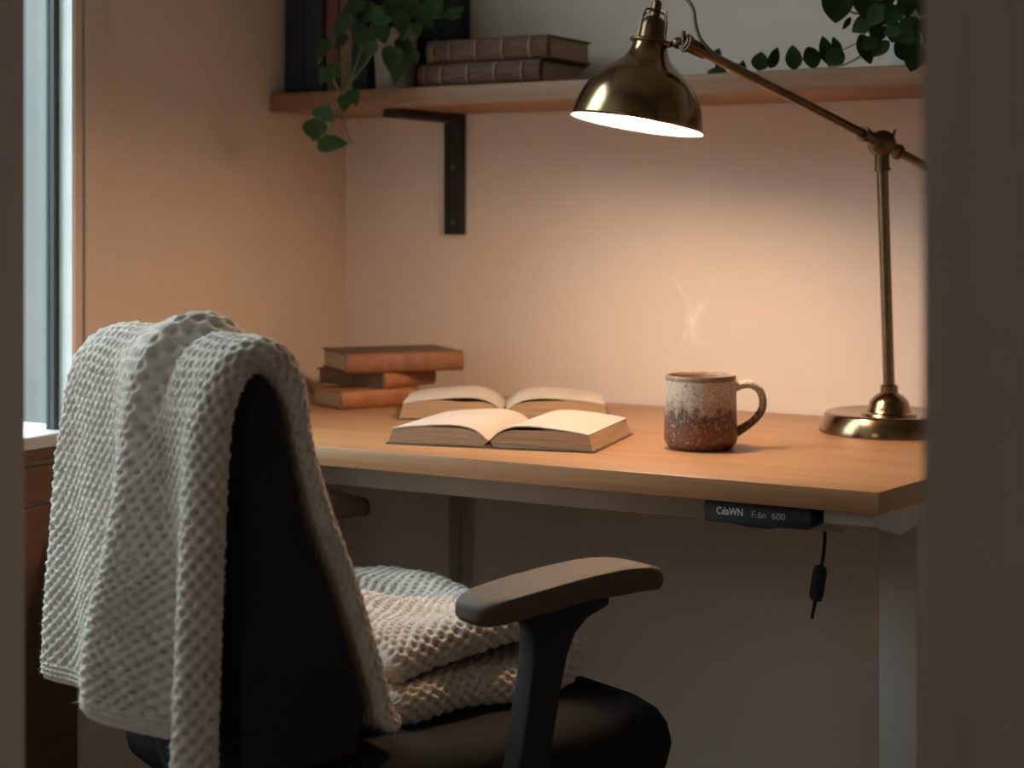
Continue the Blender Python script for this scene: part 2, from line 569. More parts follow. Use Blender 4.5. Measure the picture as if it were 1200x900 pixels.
struct(MB().box((1.5, -1.6, 0), (1.6, YH, ZC)).build('wall_hall_right', M['jamb'], smooth=False))
struct(MB().box((-1.9, -1.6, 0), (1.5, -1.5, ZC)).build('wall_hall_back', M['jamb'], smooth=False))
# door frame lining and its stepped casing on the hall side
dj = MB()
dj.box((DX0 - 0.02, YH, 0), (DX0, YF, 2.07)).box((DX1, YH, 0), (DX1 + 0.02, YF, 2.07)).box((DX0, YH, 2.05), (DX1, YF, 2.07))
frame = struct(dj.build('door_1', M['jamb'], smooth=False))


def casing(name, xs, side):
    mb = MB()
    prof = [(0.0, 0.0), (0.0, 0.009), (0.004, 0.009), (0.020, 0.009), (0.024, 0.012), (0.042, 0.012), (0.048, 0.007), (0.06, 0.007), (0.066, 0.0)]
    mb.prism([(xs + side * (a - 0.002), YH - b) for a, b in prof], 0, 2.1, 'xy')
    return struct(mb.build(name, M['jamb'], smooth=False))


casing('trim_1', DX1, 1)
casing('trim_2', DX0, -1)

# window in the left wall
win = struct(MB().box((XL - 0.018, WY1 - 0.008, WZ0 + 0.007), (XL + 0.019, WY1 - 0.001, WZ1)).box((XL - 0.05, WY0, WZ0), (XL + 0.004, WY0 + 0.04, WZ1))
             .box((XL - 0.05, WY0 + 0.04, WZ1 - 0.04), (XL + 0.004, WY1 - 0.008, WZ1)).build('window_1', M['frame'], smooth=False))
MB().box((XL - 0.018, WY1 - 0.018, WZ0), (XL - 0.004, WY1 - 0.008, WZ1 - 0.04)).build('window_gasket', M['gasket'], win, smooth=False)
MB().box((XL - 0.014, WY0 + 0.04, WZ0), (XL - 0.010, WY1 - 0.018, WZ1 - 0.04)).build('window_pane', M['glass'], win, smooth=False)
struct(MB().box((XL - 0.12, WY0 - 0.03, WZ0 - 0.012), (XL + 0.022, WY1 + 0.03, WZ0 + 0.006)).build('window_sill', M['sill'], win, smooth=False, bevel=0.003))
cs = MB()
for (a, b, t) in ((1.675, 1.697, 0.010), (1.698, 1.728, 0.014), (1.729, 1.745, 0.008)):
    cs.box((XL, a, 0.70), (XL + t, b, WZ1 + 0.07))
cs.box((XL, WY0 - 0.07, WZ1), (XL + 0.012, 1.675, WZ1 + 0.07)).box((XL, WY0 - 0.035, 0.72), (XL + 0.012, WY0, WZ1))
struct(cs.build('trim_3', M['trim'], smooth=False, bevel=0.001, bseg=1))
ap = MB()
ap.box((XL, YF, 0.695), (XL + 0.018, 1.69, 0.7095)).box((XL, YF, 0.64), (XL + 0.012, 1.69, 0.686)).box((XL, YF, 0.0), (XL + 0.008, 1.69, 0.634))
struct(ap.build('trim_4', M['sill_wood'], smooth=False, bevel=0.001, bseg=1))

# ------------------------------------------------------------------ desk
DZ = 0.73
desk = thing('standing_desk', 'light oak standing desk with grey frame against the back wall', 'desk', (-1.1, 2.0, 0))


def dl(p):
    return (p[0] + 1.1, p[1] - 2.0, p[2])


def dbox(mb, a, b):
    return mb.box(dl(a), dl(b))


tp = MB()
tp.prism([dl((x, y, 0))[:2] for x, y in ((-1.652, 1.694), (-0.5456, 1.694), (-0.531, 1.80), (-0.500, 2.31), (-1.652, 2.31))], DZ - 0.024, DZ, 'xy')
tp.build('desktop', M['desk'], desk, bevel=0.0018, bseg=2)
dbox(MB(), (-1.60, 1.79, 0.666), (-0.62, 1.83, DZ - 0.0245)).build('crossbeam', M['deskmetal'], desk, bevel=0.002)
sr = MB()
sr.prism([(1.712 - 2.0, 0.690), (1.712 - 2.0, DZ - 0.0245), (2.27 - 2.0, DZ - 0.0245), (2.27 - 2.0, 0.668), (1.80 - 2.0, 0.668)], -0.612 + 1.1, -0.556 + 1.1, 'yz')
sr.build('side_rail', M['deskwhite'], desk, bevel=0.002)
sr = MB()
sr.prism([(1.74 - 2.0, 0.690), (1.74 - 2.0, DZ - 0.0245), (2.27 - 2.0, DZ - 0.0245), (2.27 - 2.0, 0.668), (1.80 - 2.0, 0.668)], -1.62 + 1.1, -1.57 + 1.1, 'yz')
sr.build('side_rail', M['deskwhite'], desk, bevel=0.002)
for x0, x1 in ((-0.632, -0.585), (-1.622, -1.575)):
    g = dbox(MB(), (x0, 1.96, 0.03), (x1, 2.04, 0.667)).build('leg', M['deskwhite'], desk, bevel=0.003)
    dbox(MB(), (x0, 1.76, 0.0), (x1, 2.28, 0.03)).build('foot', M['deskwhite'], g, bevel=0.004)
dbox(MB(), (-1.425, 2.27, 0.0), (-1.407, 2.285, DZ - 0.0245)).build('rear_upright', M['deskmetal'], desk, bevel=0.002)  # slim upright for a dark vertical strip whose nature is unclear
# keypad
kp = MB()
kx0, kx1, kz0, kz1 = -0.742, -0.621, 0.683, 0.7052
out = []
for (cx, cz, a0) in ((kx1 - 0.004, kz1 - 0.004, 0), (kx0 + 0.004, kz1 - 0.004, 90), (kx0 + 0.004, kz0 + 0.004, 180)):
    for k in range(5):
        a = math.radians(a0 + 22.5 * k)
        out.append((cx + 0.004 * math.cos(a), cz + 0.004 * math.sin(a)))
out += [(kx0 + 0.03, kz0 - 0.0005), (kx0 + 0.05, kz0 - 0.0028), (kx0 + 0.075, kz0 - 0.0028), (kx0 + 0.085, kz0 - 0.0005)]
for k in range(5):
    a = math.radians(270 + 22.5 * k)
    out.append((kx1 - 0.004 + 0.004 * math.cos(a), kz0 + 0.004 + 0.004 * math.sin(a)))
kpo = thing('desk_control_panel', 'small black control keypad with grey lettering under the desk front edge', 'control panel', (-0.68, 1.705, 0.69))
kp.prism([(x + 0.68, z - 0.69) for x, z in out], 1.700 - 1.705, 1.74 - 1.705, 'xz')
kp.build('housing', M['keypad'], kpo, bevel=0.0008, bseg=2)


def text_mesh(body, size, name, m, parent, loc, rot, sx=1.0):
    cu = bpy.data.curves.new(name, 'FONT')
    cu.body = body
    cu.size = size
    cu.extrude = 0.0002
    cu.offset = 0.00012
    ob = bpy.data.objects.new(name + '_tmp', cu)
    COL.objects.link(ob)
    dg = bpy.context.evaluated_depsgraph_get()
    me = bpy.data.meshes.new_from_object(ob.evaluated_get(dg))
    bpy.data.objects.remove(ob)
    bpy.data.curves.remove(cu)
    me.materials.clear()
    me.materials.append(m)
    o = bpy.data.objects.new(name, me)
    COL.objects.link(o)
    o.parent = parent
    o.location = loc
    o.rotation_euler = rot
    o.scale = (sx, 1, 1)
    return o


text_mesh('CdaWN', 0.0112, 'lettering', M['text'], kpo, (-0.0475, -0.0054, 0.0015), (PI / 2, 0, 0), 0.80)
text_mesh('F.6n  600', 0.0098, 'lettering', M['textdim'], kpo, (-0.0075, -0.0054, 0.0012), (PI / 2, 0, 0), 1.05)

# hanging cable with inline switch
cab = thing('hanging_cable', 'thin black cable with an inline switch hanging below the desk', 'cable', at(966, 600, 1.93))


def loc_of(o, p):
    return Vector(p) - Vector(o.location)


cp = [at(967, 608, 1.93), at(966, 640, 1.93), at(963, 662, 1.93), at(958, 685, 1.93), at(955, 706, 1.93), at(951, 725, 1.93)]
cp[0].z = 0.667
MB().tube([loc_of(cab, p) for p in catmull(cp, 5)], 0.0021, 8).build('cord', M['black'], cab)
a_, b_ = loc_of(cab, at(962, 663, 1.93)), loc_of(cab, at(955.5, 704, 1.93))
MB().tube([a_, a_.lerp(b_, 0.06), a_.lerp(b_, 0.2), a_.lerp(b_, 0.8), a_.lerp(b_, 0.94), b_], [0.005, 0.0075, 0.0085, 0.0085, 0.0075, 0.005], 12, 0.75).build('inline_switch', M['black'], cab)

# ------------------------------------------------------------------ shelf and bracket
SZ, SY0 = 1.203, 2.11
sh = MB().box((XL + 0.001, SY0, SZ - 0.029), (-0.35, YB - 0.001, SZ)).build('wall_shelf', M['shelf'], bevel=0.003)
tag(sh, 'oak shelf board on the back wall above the desk', 'shelf')
br = thing('shelf_bracket', 'black steel L bracket under the left end of the shelf', 'bracket', (-1.437, YB, 1.0))
MB().prism([(2.128 - YB, 1.1735 - 1.0), (2.128 - YB, 1.1605 - 1.0), (2.300 - YB, 1.1605 - 1.0), (2.300 - YB, 0.983 - 1.0), (YB - 0.0005 - YB, 0.983 - 1.0), (-0.0005, 1.1735 - 1.0)], -0.0165, 0.0165, 'yz').build('plate', M['bracket'], br, bevel=0.0015)
for z in (1.002, 1.09):
    MB().lathe([(0.0035, 0), (0.0035, 0.0012), (0.001, 0.0016)], 12, Matrix.Translation((0.0, 2.300 - YB, z - 1.0)) @ Matrix.Rotation(PI / 2, 4, 'X')).build('screw', M['screw'], br)


# ------------------------------------------------------------------ books
def closed_book(label, loc, rot, L, Wd, H, cover, pages, group, boards=None, over=0.003, rounded=True):
    """Closed book lying flat: spine along local x at -y, fore edge at +y."""
    o = thing('book', label, 'book', loc, rot, group)
    t = 0.0025
    cv = MB()
    cv.box((-L / 2, -Wd / 2 + 0.004, 0), (L / 2, Wd / 2, t)).box((-L / 2, -Wd / 2 + 0.004, H - t), (L / 2, Wd / 2, H))
    cv.build('cover', boards or cover, o, bevel=0.0008, bseg=2)
    cv = MB()
    bulge = 0.005 if rounded else 0.001
    prof = []
    n = 9
    for k in range(n + 1):
        a = -PI / 2 + PI * k / n
        prof.append((-Wd / 2 + 0.004 - bulge * math.cos(a), H / 2 + H / 2 * math.sin(a)))
    prof += [(-Wd / 2 + 0.007, H + 0.0003), (-Wd / 2 + 0.007, -0.0001)]
    cv.prism(prof, -L / 2 - 0.0004, L / 2 + 0.0004, 'yz')
    cv.build('spine', cover, o, bevel=0.0008, bseg=2)
    MB().box((-L / 2 + over, -Wd / 2 + 0.0065, t), (L / 2 - over, Wd / 2 - over, H - t)).build('page_block', pages, o, bevel=0.0006, bseg=1)
    return o


G1 = 'old books stacked on the desk'


def book_at(label, near, ang, L, Wd, H, cover, pages, z, boards=None):
    """near = the near corner on the desk; spine runs from it along ang, width runs to the left of that."""
    ux, uy = math.cos(ang), math.sin(ang)
    vx, vy = -uy, ux
    c = (near[0] + ux * L / 2 + vx * Wd / 2, near[1] + uy * L / 2 + vy * Wd / 2, z)
    return closed_book(label, c, ang, L, Wd, H, cover, pages, G1, boards)


R_ = math.radians
book_at('tan leather book, lowest of the desk stack of three', (-1.4536, 2.024), R_(63), 0.125, 0.098, 0.0265, M['cover_orange'], M['edge_dark'], DZ)
book_at('thin brown book, middle of the desk stack of three', (-1.420, 2.088), R_(80), 0.108, 0.148, 0.0235, M['cover_orange'], M['cover_grey'], DZ + 0.0267, M['cover_dark'])
book_at('dark topped rust book lying on top of the desk stack of three', (-1.461, 2.046), R_(51), 0.182, 0.142, 0.029, M['cover_rust'], M['edge_dark'], DZ + 0.0504, M['cover_dark'])


def open_book(label, fl, ang, Wt, Dp, hs, lift):
    """Open book lying on its covers; local origin at the front of the gutter, x across, y away."""
    ux, uy = math.cos(ang), math.sin(ang)
    o = thing('open_book', label, 'book', (fl[0] + ux * Wt / 2, fl[1] + uy * Wt / 2, DZ), ang, 'open books on the desk')
    h = Wt / 2
    cv = MB()
    for s in (-1, 1):
        a, b = sorted((s * 0.010, s * h))
        cv.box((a, -0.003, 0.0), (b, Dp + 0.003, 0.0025))
    cv.box((-0.0105, -0.003, 0.0002), (0.0105, Dp + 0.003, 0.0022))
    cv.build('cover', M['cover_dark'], o, bevel=0.0008, bseg=2)
    us = [0, 0.04, 0.09, 0.16, 0.24, 0.34, 0.46, 0.6, 0.75, 0.88, 0.955]

    def top(u):
        pts = [(0, 0.30), (0.04, 0.50), (0.09, 0.70), (0.16, 0.86), (0.24, 0.96), (0.34, 1.0), (0.46, 0.985), (0.6, 0.93), (0.75, 0.86), (0.88, 0.775), (0.955, 0.70)]
        return np.interp(u, [p[0] for p in pts], [p[1] for p in pts])
    for s, hh, lf in ((-1, hs[0], lift[0]), (1, hs[1], lift[1])):
        poly = [(s * (0.002 + u * (h - 0.004)), 0.0026 + hh * top(u) - 0.0022 - lf * math.sin(PI * min(1, u / 0.7)) ** 2) for u in us]
        poly.append((s * (h - 0.003), 0.0026))
        poly.append((s * 0.006, 0.0026))
        MB().prism(poly, 0.0, Dp, 'xz').build('page_block', M['edge'], o)
        # the lifted top leaves, as a bent sheet
        vs, fs = [], []
        uu = np.linspace(0.0, 0.958, 24)
        th = 0.0016
        for y in (-0.0006, Dp + 0.0006):
            for u in uu:
                x = s * (0.0015 + u * (h - 0.004))
                z = 0.0026 + hh * top(u)
                vs.append((x, y, z))
            for u in uu:
                x = s * (0.0015 + u * (h - 0.004))
                vs.append((x, y, 0.0026 + hh * top(u) - th))
        n = len(uu)
        for i in range(n - 1):
            fs.append((i, i + 1, 2 * n + i + 1, 2 * n + i))
            fs.append((n + i, 3 * n + i, 3 * n + i + 1, n + i + 1))
            fs.append((i, n + i, n + i + 1, i + 1))
            fs.append((2 * n + i, 2 * n + i + 1, 3 * n + i + 1, 3 * n + i))
        fs.append((0, 2 * n, 3 * n, n))
        fs.append((n - 1, 2 * n - 1, 4 * n - 1, 3 * n - 1))
        MB().add(vs, fs).build('page', M['paper'], o)
    return o


open_book('open book with cream pages nearest the desk front edge', (-1.191, 1.752), R_(11.6), 0.268, 0.178, (0.025, 0.027), (0.002, 0.004))
open_book('open book with cream pages lying behind the nearer open book', (-1.3196, 1.967), R_(29), 0.296, 0.150, (0.030, 0.029), (0.006, 0.004))


# shelf books lying flat, spines out
def shelf_book(label, x0, x1, y0, d, z, H):
    L = x1 - x0
    o = thing('antique_book', label, 'book', ((x0 + x1) / 2, y0 + d / 2, z), 0.0, 'antique books lying on the shelf')
    t = 0.003
    cv = MB()
    cv.box((-L / 2, -d / 2 + 0.008, 0), (L / 2, d / 2, t)).box((-L / 2, -d / 2 + 0.008, H - t), (L / 2, d / 2, H))
    prof = []
    for k in range(11):
        a = -PI / 2 + PI * k / 10
        prof.append((-d / 2 + 0.010 - 0.010 * math.cos(a), H / 2 + H / 2 * math.sin(a)))
    prof += [(-d / 2 + 0.013, H), (-d / 2 + 0.013, 0)]
    cv.prism(prof, -L / 2, L / 2, 'yz')
    cv.build('cover', M['spine'], o, bevel=0.001, bseg=2)
    MB().box((-L / 2 + 0.004, -d / 2 + 0.0125, t), (L / 2 - 0.004, d / 2 - 0.004, H - t)).build('page_block', M['edge_dark'], o)
    for f in (0.06, 0.2, 0.42, 0.64, 0.86):
        xb = -L / 2 + f * L
        bm_ = []
        for k in range(11):
            a = -PI / 2 + PI * k / 10
            bm_.append((-d / 2 + 0.010 - 0.0122 * math.cos(a), H / 2 + (H / 2 + 0.0004) * math.sin(a)))
        bm_ += [(-d / 2 + 0.012, H), (-d / 2 + 0.012, 0)]
        MB().prism(bm_, xb - 0.002, xb + 0.002, 'yz').build('spine_band', M['band'], o)
    return o


shelf_book('antique leather book lying flat on the shelf, under another', -1.388, -1.181, 2.122, 0.150, SZ, 0.034)
shelf_book('antique leather book lying on top of the other shelf book', -1.377, -1.172, 2.128, 0.140, SZ + 0.0345, 0.0345)


# upright books behind the left plant
def upright(label, x0, x1, y0, d, H, m):
    o = thing('upright_book', label, 'book', ((x0 + x1) / 2, y0 + d / 2, SZ), 0.0, 'upright books at the left end of the shelf')
    w = x1 - x0
    cv = MB()
    t = 0.002
    cv.box((-w / 2, -d / 2 + 0.004, 0), (-w / 2 + t, d / 2, H)).box((w / 2 - t, -d / 2 + 0.004, 0), (w / 2, d / 2, H))
    prof = []
    for k in range(9):
        a = PI + PI * k / 8
        prof.append((w / 2 * math.cos(a), -d / 2 + 0.004 + 0.004 * math.sin(a)))
    prof += [(w / 2, -d / 2 + 0.007), (-w / 2, -d / 2 + 0.007)]
    cv.prism(prof, 0, H, 'xy')
    cv.build('cover', m, o, bevel=0.0006, bseg=1)
    MB().box((-w / 2 + t, -d / 2 + 0.006, 0.003), (w / 2 - t, d / 2 - 0.003, H - 0.003)).build('page_block', M['edge_dark'], o)


upright('black upright book at the left wall end of the shelf', -1.6495, -1.612, 2.14, 0.15, 0.25, M['bk_black'])
upright('dark green black upright book, second from the left wall', -1.6115, -1.5745, 2.14, 0.155, 0.262, M['bk_navy'])
upright('dull red upright book between dark books on the shelf', -1.574, -1.551, 2.146, 0.15, 0.235, M['bk_red'])
upright('brown upright book left of the clay pot', -1.5505, -1.527, 2.15, 0.14, 0.24, M['bk_brown'])
upright('black upright book right beside the clay pot', -1.5265, -1.497, 2.148, 0.15, 0.255, M['bk_black'])
upright('tall black book standing behind the clay pot', -1.492, -1.452, 2.212, 0.098, 0.25, M['bk_black'])
upright('dark green black book at the right end of the upright row', -1.4515, -1.4105, 2.212, 0.098, 0.26, M['bk_navy'])


# ------------------------------------------------------------------ plants
def leaf(mb, base, tip, nrm, width, cup=0.15, heart=True):
    base, tip = Vector(base), Vector(tip)
    ax = tip - base
    ln = ax.length
    ax.normalize()
    nrm = Vector(nrm)
    nrm = (nrm - ax * nrm.dot(ax)).normalized()
    sd = ax.cross(nrm)
    outline = [(-0.05, 0.18), (0.02, 0.36), (0.14, 0.48), (0.28, 0.5), (0.45, 0.46), (0.62, 0.36), (0.78, 0.22), (0.9, 0.09), (1.0, 0.0)]
    if not heart:
        outline = [(0.0, 0.05), (0.1, 0.27), (0.22, 0.42), (0.38, 0.5), (0.55, 0.47), (0.7, 0.38), (0.83, 0.25), (0.93, 0.12), (1.0, 0.0)]
    rows = []
    for i, (t, w) in enumerate(outline):
        row = []
        tm = 0.0 if i == 0 else t
        bend = -0.12 * ln * max(t, 0) ** 2
        for j in (-1, -0.5, 0, 0.5, 1):
            tt = tm if j == 0 else t
            p = base + ax * (ln * tt) + sd * (width * w * j) + nrm * (cup * width * w * abs(j) * 0.6 + bend)
            row.append(p)
        rows.append(row)
    vs = [p for r in rows for p in r]
    fs = []
    for i in range(len(rows) - 1):
        for j in range(4):
            fs.append((i * 5 + j, i * 5 + j + 1, i * 5 + j + 6, i * 5 + j + 5))
    mb.add(vs, fs)


TOCAM = Vector((0.5, -0.866, 0.05))


def leaf_px(mb, o, b, t, D, width_px, tilt=(0, 0, 0), dd=0.0, heart=False):
    pb, pt = at(b[0], b[1], D), at(t[0], t[1], D + dd)
    leaf(mb, loc_of(o, pb), loc_of(o, pt), TOCAM + Vector(tilt), width_px * D / FPX, heart=heart)


# left: potted pothos
potc = (-1.4576, 2.168)
p1 = thing('potted_plant', 'trailing green vine in a weathered clay pot by the upright books', 'plant', (potc[0], potc[1], SZ))
MB().lathe([(0.026, 0), (0.029, 0.002), (0.0335, 0.085), (0.0345, 0.094), (0.031, 0.094), (0.030, 0.084), (0.0, 0.084)], 40, cap1=False).build('pot', M['pot'], p1)
MB().lathe([(0.0, 0.086), (0.0295, 0.086), (0.0298, 0.0845), (0, 0.0845)], 24, cap0=False, cap1=False).build('soil', M['soil'], p1)
st = MB()
top1 = Vector((0, 0, 0.088))


def stem_px(o, start, pts, rad=0.0014):
    P = [start] + [loc_of(o, at(a, b, D)) for a, b, D in pts]
    return catmull(P, 6), rad


for pts in ([(440, 26, 2.58), (425, 55, 2.50), (412, 95, 2.455), (409, 115, 2.445), (404, 140, 2.442), (410, 165, 2.44), (416, 166, 2.44)],
            [(438, 28, 2.57), (405, 62, 2.50), (392, 92, 2.46), (398, 108, 2.445), (396, 130, 2.442), (385, 152, 2.44), (372, 165, 2.44)],
            [(430, 20, 2.57), (400, 40, 2.52), (372, 75, 2.50)],
            [(435, 20, 2.56), (440, 55, 2.505), (418, 88, 2.46), (404, 106, 2.445), (398, 135, 2.442), (377, 140, 2.44)],
            [(470, 10, 2.55), (500, 20, 2.52), (540, 20, 2.52)], [(460, 0, 2.55), (470, -30, 2.55)], [(450, 0, 2.56), (420, -30, 2.56)]):
    P, r = stem_px(p1, top1, pts)
    st.tube(P, [0.0016 - 0.0006 * i / len(P) for i in range(len(P))], 6)
st.build('stem', M['stem'], p1)
lf = MB()
L1 = [  # base, tip, depth, width px, heart
    ((374, 141), (366, 166), 2.438, 24, (0.3, 0, 0.2)), ((377, 140), (385, 122), 2.432, 30, (-0.2, 0, 0.3)), ((362, 142), (374, 166), 2.436, 24, (0.5, 0, 0.1)),
    ((373, 169), (409, 166), 2.435, 25, (0.0, 0, 0.5)), ((404, 112), (404, 132), 2.43, 18, (0.5, 0, 0)), ((410, 106), (419, 124), 2.435, 18, (0.2, 0, 0.3)),
    ((462, 56), (455, 84), 2.50, 28, (-0.2, 0, 0.1)), ((470, 62), (462, 100), 2.50, 22, (0.4, 0, 0)), ((470, 14), (472, 44), 2.48, 22, (0.6, 0, 0.4)),
    ((488, 28), (490, 45), 2.47, 14, (0.3, 0, 0.2)), ((430, 34), (424, 62), 2.50, 26, (0.2, 0, 0.4)), ((438, 50), (428, 70), 2.49, 18, (-0.4, 0, 0)),
    ((385, 48), (368, 72), 2.50, 14, (0.1, 0, 0.4)), ((395, 78), (380, 98), 2.465, 20, (0.3, 0, 0.2)), ((382, 80), (374, 100), 2.47, 16, (-0.3, 0, 0.2)),
    ((512, 12), (538, 18), 2.50, 22, (0, 0, 0.7)), ((500, 14), (520, -4), 2.50, 26, (0.2, 0, 0.5)), ((490, 8), (508, 34), 2.49, 24, (0.3, 0, 0.3)),
    ((452, 10), (440, 34), 2.50, 28, (0.0, 0, 0.5)), ((440, 8), (418, 26), 2.51, 26, (0.2, 0, 0.6)), ((425, 2), (398, 16), 2.51, 26, (0.1, 0, 0.7)),
    ((410, 18), (390, 44), 2.50, 24, (-0.2, 0, 0.3)), ((455, 0), (470, 24), 2.49, 28, (0.4, 0, 0.4)), ((478, 2), (492, 22), 2.49, 22, (-0.1, 0, 0.5)),
    ((466, 46), (486, 66), 2.52, 20, (0.2, 0, 0.4)), ((484, 60), (488, 76), 2.50, 14, (0, 0, 0.3)), ((525, 20), (545, 6), 2.50, 16, (0.3, 0, 0.6)),
    ((420, 0), (404, -22), 2.52, 24, (0, 0, 0.6)), ((445, -8), (440, -34), 2.54, 26, (0.1, 0, 0.4)), ((470, -12), (490, -30), 2.52, 24, (0.2, 0, 0.5)),
    ((405, 40), (392, 58), 2.51, 14, (0.2, 0, 0.3)), ((446, 30), (452, 52), 2.50, 22, (0.3, 0, 0.3)), ((480, 28), (470, 48), 2.485, 20, (-0.3, 0, 0.3))]
for b, t, D, w, tl in L1:
    leaf_px(lf, p1, b, t, D, w, tl, heart=True)
lf.build('foliage', M['leaf'], p1)

# right: trailing eucalyptus-like vine with its pot at the shelf end
pc2 = aty(1068, 60, 2.20)
p2 = thing('trailing_plant', 'round leaved plant trailing along the shelf right of the lamp', 'plant', (pc2.x, pc2.y, SZ))
MB().lathe([(0.022, 0), (0.026, 0.002), (0.036, 0.075), (0.0375, 0.082), (0.034, 0.082), (0.033, 0.072), (0.0, 0.072)], 40, cap1=False).build('pot', M['potgrey'], p2)
MB().lathe([(0.0, 0.074), (0.0325, 0.074), (0.0328, 0.0725), (0, 0.0725)], 24, cap0=False, cap1=False).build('soil', M['soil'], p2)
st = MB()
DR = 2.235
for pts in ([(1045, 22, 2.20), (1030, 45, 2.19), (1008, 66, 2.19), (985, 77, 2.20), (960, 80, 2.23), (930, 82, 2.28), (900, 83.5, 2.33), (870, 85, 2.37), (838, 85, 2.41)],
            [(1048, 18, 2.20), (1030, 36, 2.20), (1005, 50, 2.21), (985, 60, 2.23), (968, 72, 2.25)],
            [(1050, 10, 2.20), (1030, 20, 2.19), (1015, 2, 2.19), (1000, -12, 2.19)], [(1045, 15, 2.2), (1020, 32, 2.18), (1008, 45, 2.18)],
            [(1055, 5, 2.2), (1045, -10, 2.2), (1030, -25, 2.2)], [(1062, 15, 2.2), (1080, 40, 2.12), (1078, 70, 2.11)], [(1000, 15, 2.19), (990, -8, 2.19)]):
    P, r = stem_px(p2, Vector((0, 0, 0.076)), pts)
    st.tube(P, [0.0017 - 0.0007 * i / len(P) for i in range(len(P))], 6)
st.build('stem', M['stem'], p2)
lf = MB()
L2 = [((889, 83), (893, 60), 2.325, 22, (0, 0, 0.1)), ((902, 80), (913, 55), 2.32, 15, (0.5, 0, 0)), ((931, 82), (929, 52), 2.27, 21, (0, 0, 0.1)),
      ((941, 70), (964, 64), 2.24, 27, (0, 0, 0.1)), ((972, 76), (965, 41), 2.225, 19, (0.2, 0, 0)), ((984, 66), (977, 42), 2.225, 13, (0.3, 0, 0)),
      ((985, 56), (971, 78), 2.215, 24, (0, 0, 0.3)), ((990, 66), (968, 74), 2.21, 18, (0, 0, 0.1)), ((982, -14), (980, 27), 2.18, 38, (0, 0, 0.1)),
      ((997, 20), (988, 35), 2.185, 8, (0.5, 0, 0)), ((1012, -12), (1006, 14), 2.18, 26, (0.2, 0, 0.2)), ((1024, 22), (998, 36), 2.18, 24, (0, 0, 0.4)),
      ((1008, 40), (1022, 75), 2.17, 22, (0, 0, 0.3)), ((1040, 0), (1030, 30), 2.17, 34, (0.1, 0, 0.2)), ((1030, 28), (1028, 50), 2.17, 24, (0.3, 0, 0.2)),
      ((1042, 48), (1022, 66), 2.165, 16, (0.2, 0, 0.5)), ((1050, 25), (1046, 50), 2.16, 22, (0, 0, 0.2)), ((1074, 20), (1060, 46), 2.14, 30, (0, 0, 0.3)),
      ((1048, 52), (1070, 70), 2.10, 22, (0, 0, 0.3)), ((1076, 50), (1068, 84), 2.09, 30, (0.2, 0, 0.2)), ((1060, -6), (1066, 20), 2.15, 28, (0.3, 0, 0.3)),
      ((1020, -6), (1022, 18), 2.185, 22, (-0.2, 0, 0.2)), ((1035, -20), (1048, 4), 2.19, 26, (0.2, 0, 0.4)), ((1003, -25), (1000, 0), 2.2, 22, (0.1, 0, 0.2)),
      ((870, 85), (871, 70), 2.36, 9, (0.2, 0, 0)), ((872, 84), (862, 74), 2.36, 10, (0.3, 0, 0)), ((838, 70), (843, 56), 2.40, 11, (0, 0, 0.2)),
      ((852, 84), (828, 83), 2.395, 13, (0, 0, 0.5)), ((846, 84), (840, 70), 2.40, 12, (0.2, 0, 0.2)), ((1086, 20), (1082, 55), 2.12, 30, (0, 0, 0.2)),
      ((1090, -10), (1078, 18), 2.15, 28, (0, 0, 0.3)), ((1052, -20), (1068, -2), 2.18, 28, (0, 0, 0.4)),
      ((1016, -2), (1012, 22), 2.175, 22, (0.2, 0, 0.1)), ((1034, 4), (1020, 30), 2.165, 24, (-0.2, 0, 0.2)), ((1052, 6), (1040, 28), 2.15, 24, (0.1, 0, 0.3)),
      ((1058, 30), (1036, 40), 2.15, 20, (0.1, 0, 0.4)), ((1028, 44), (1010, 58), 2.165, 16, (0.3, 0, 0.2)), ((1066, 40), (1052, 66), 2.12, 24, (0.0, 0, 0.2)), ((1084, 46), (1062, 60), 2.12, 22, (0.2, 0, 0.5))]
for b, t, D, w, tl in L2:
    leaf_px(lf, p2, b, t, D, w, tl, heart=False)
lf.build('foliage', M['leaf'], p2)

# ------------------------------------------------------------------ desk lamp
base = at(1042, 506, 2.231)
base.z = DZ
lamp = thing('desk_lamp', 'antique brass pivoting desk lamp with a lit dome shade', 'lamp', base)
lb = MB()
lb.lathe([(0.0885, 0), (0.0905, 0.001), (0.0905, 0.003), (0.0835, 0.0235), (0.0805, 0.0258), (0.077, 0.0262), (0.060, 0.0225), (0.037, 0.0225), (0.0355, 0.0250), (0.030, 0.0268),
          (0.0275, 0.031), (0.0250, 0.040), (0.0190, 0.047), (0.0115, 0.0515), (0.0115, 0.060), (0.0095, 0.062), (0.0075, 0.062), (0.0, 0.062)], 72, cap1=False)
lb.build('base', M['brass'], lamp)
J = loc_of(lamp, at(1033, 168, 2.231))
P0 = Vector((0, 0, 0.055))
ax = (J - P0).normalized()
MB().tube([P0, J - ax * 0.012], 0.0076, 20).build('pole', M['brass'], lamp)
jt = MB()
jt.tube([J - ax * 0.034, J - ax * 0.033, J - ax * 0.006], [0.0085, 0.0095, 0.0095], 20)
jt.tube([J - ax * 0.036, J - ax * 0.0325], 0.0108, 20)
camd = TOCAM.normalized()
jt.tube([J - camd * 0.013, J - camd * 0.0115, J + camd * 0.0105, J + camd * 0.0145, J + camd * 0.0155], [0.012, 0.0165, 0.0165, 0.012, 0.003], 28)
jt.sphere(J, 0.0162, 24, 14)
E = loc_of(lamp, at(801, 49, 2.05))
av = (E - J).normalized()
jt.tube([J + av * 0.012, J + av * 0.036], 0.0088, 16)
jt.tube([J + av * 0.032, J + av * 0.037], 0.0105, 16)
jt.tube([J - av * 0.012, J - av * 0.036], 0.0088, 16)
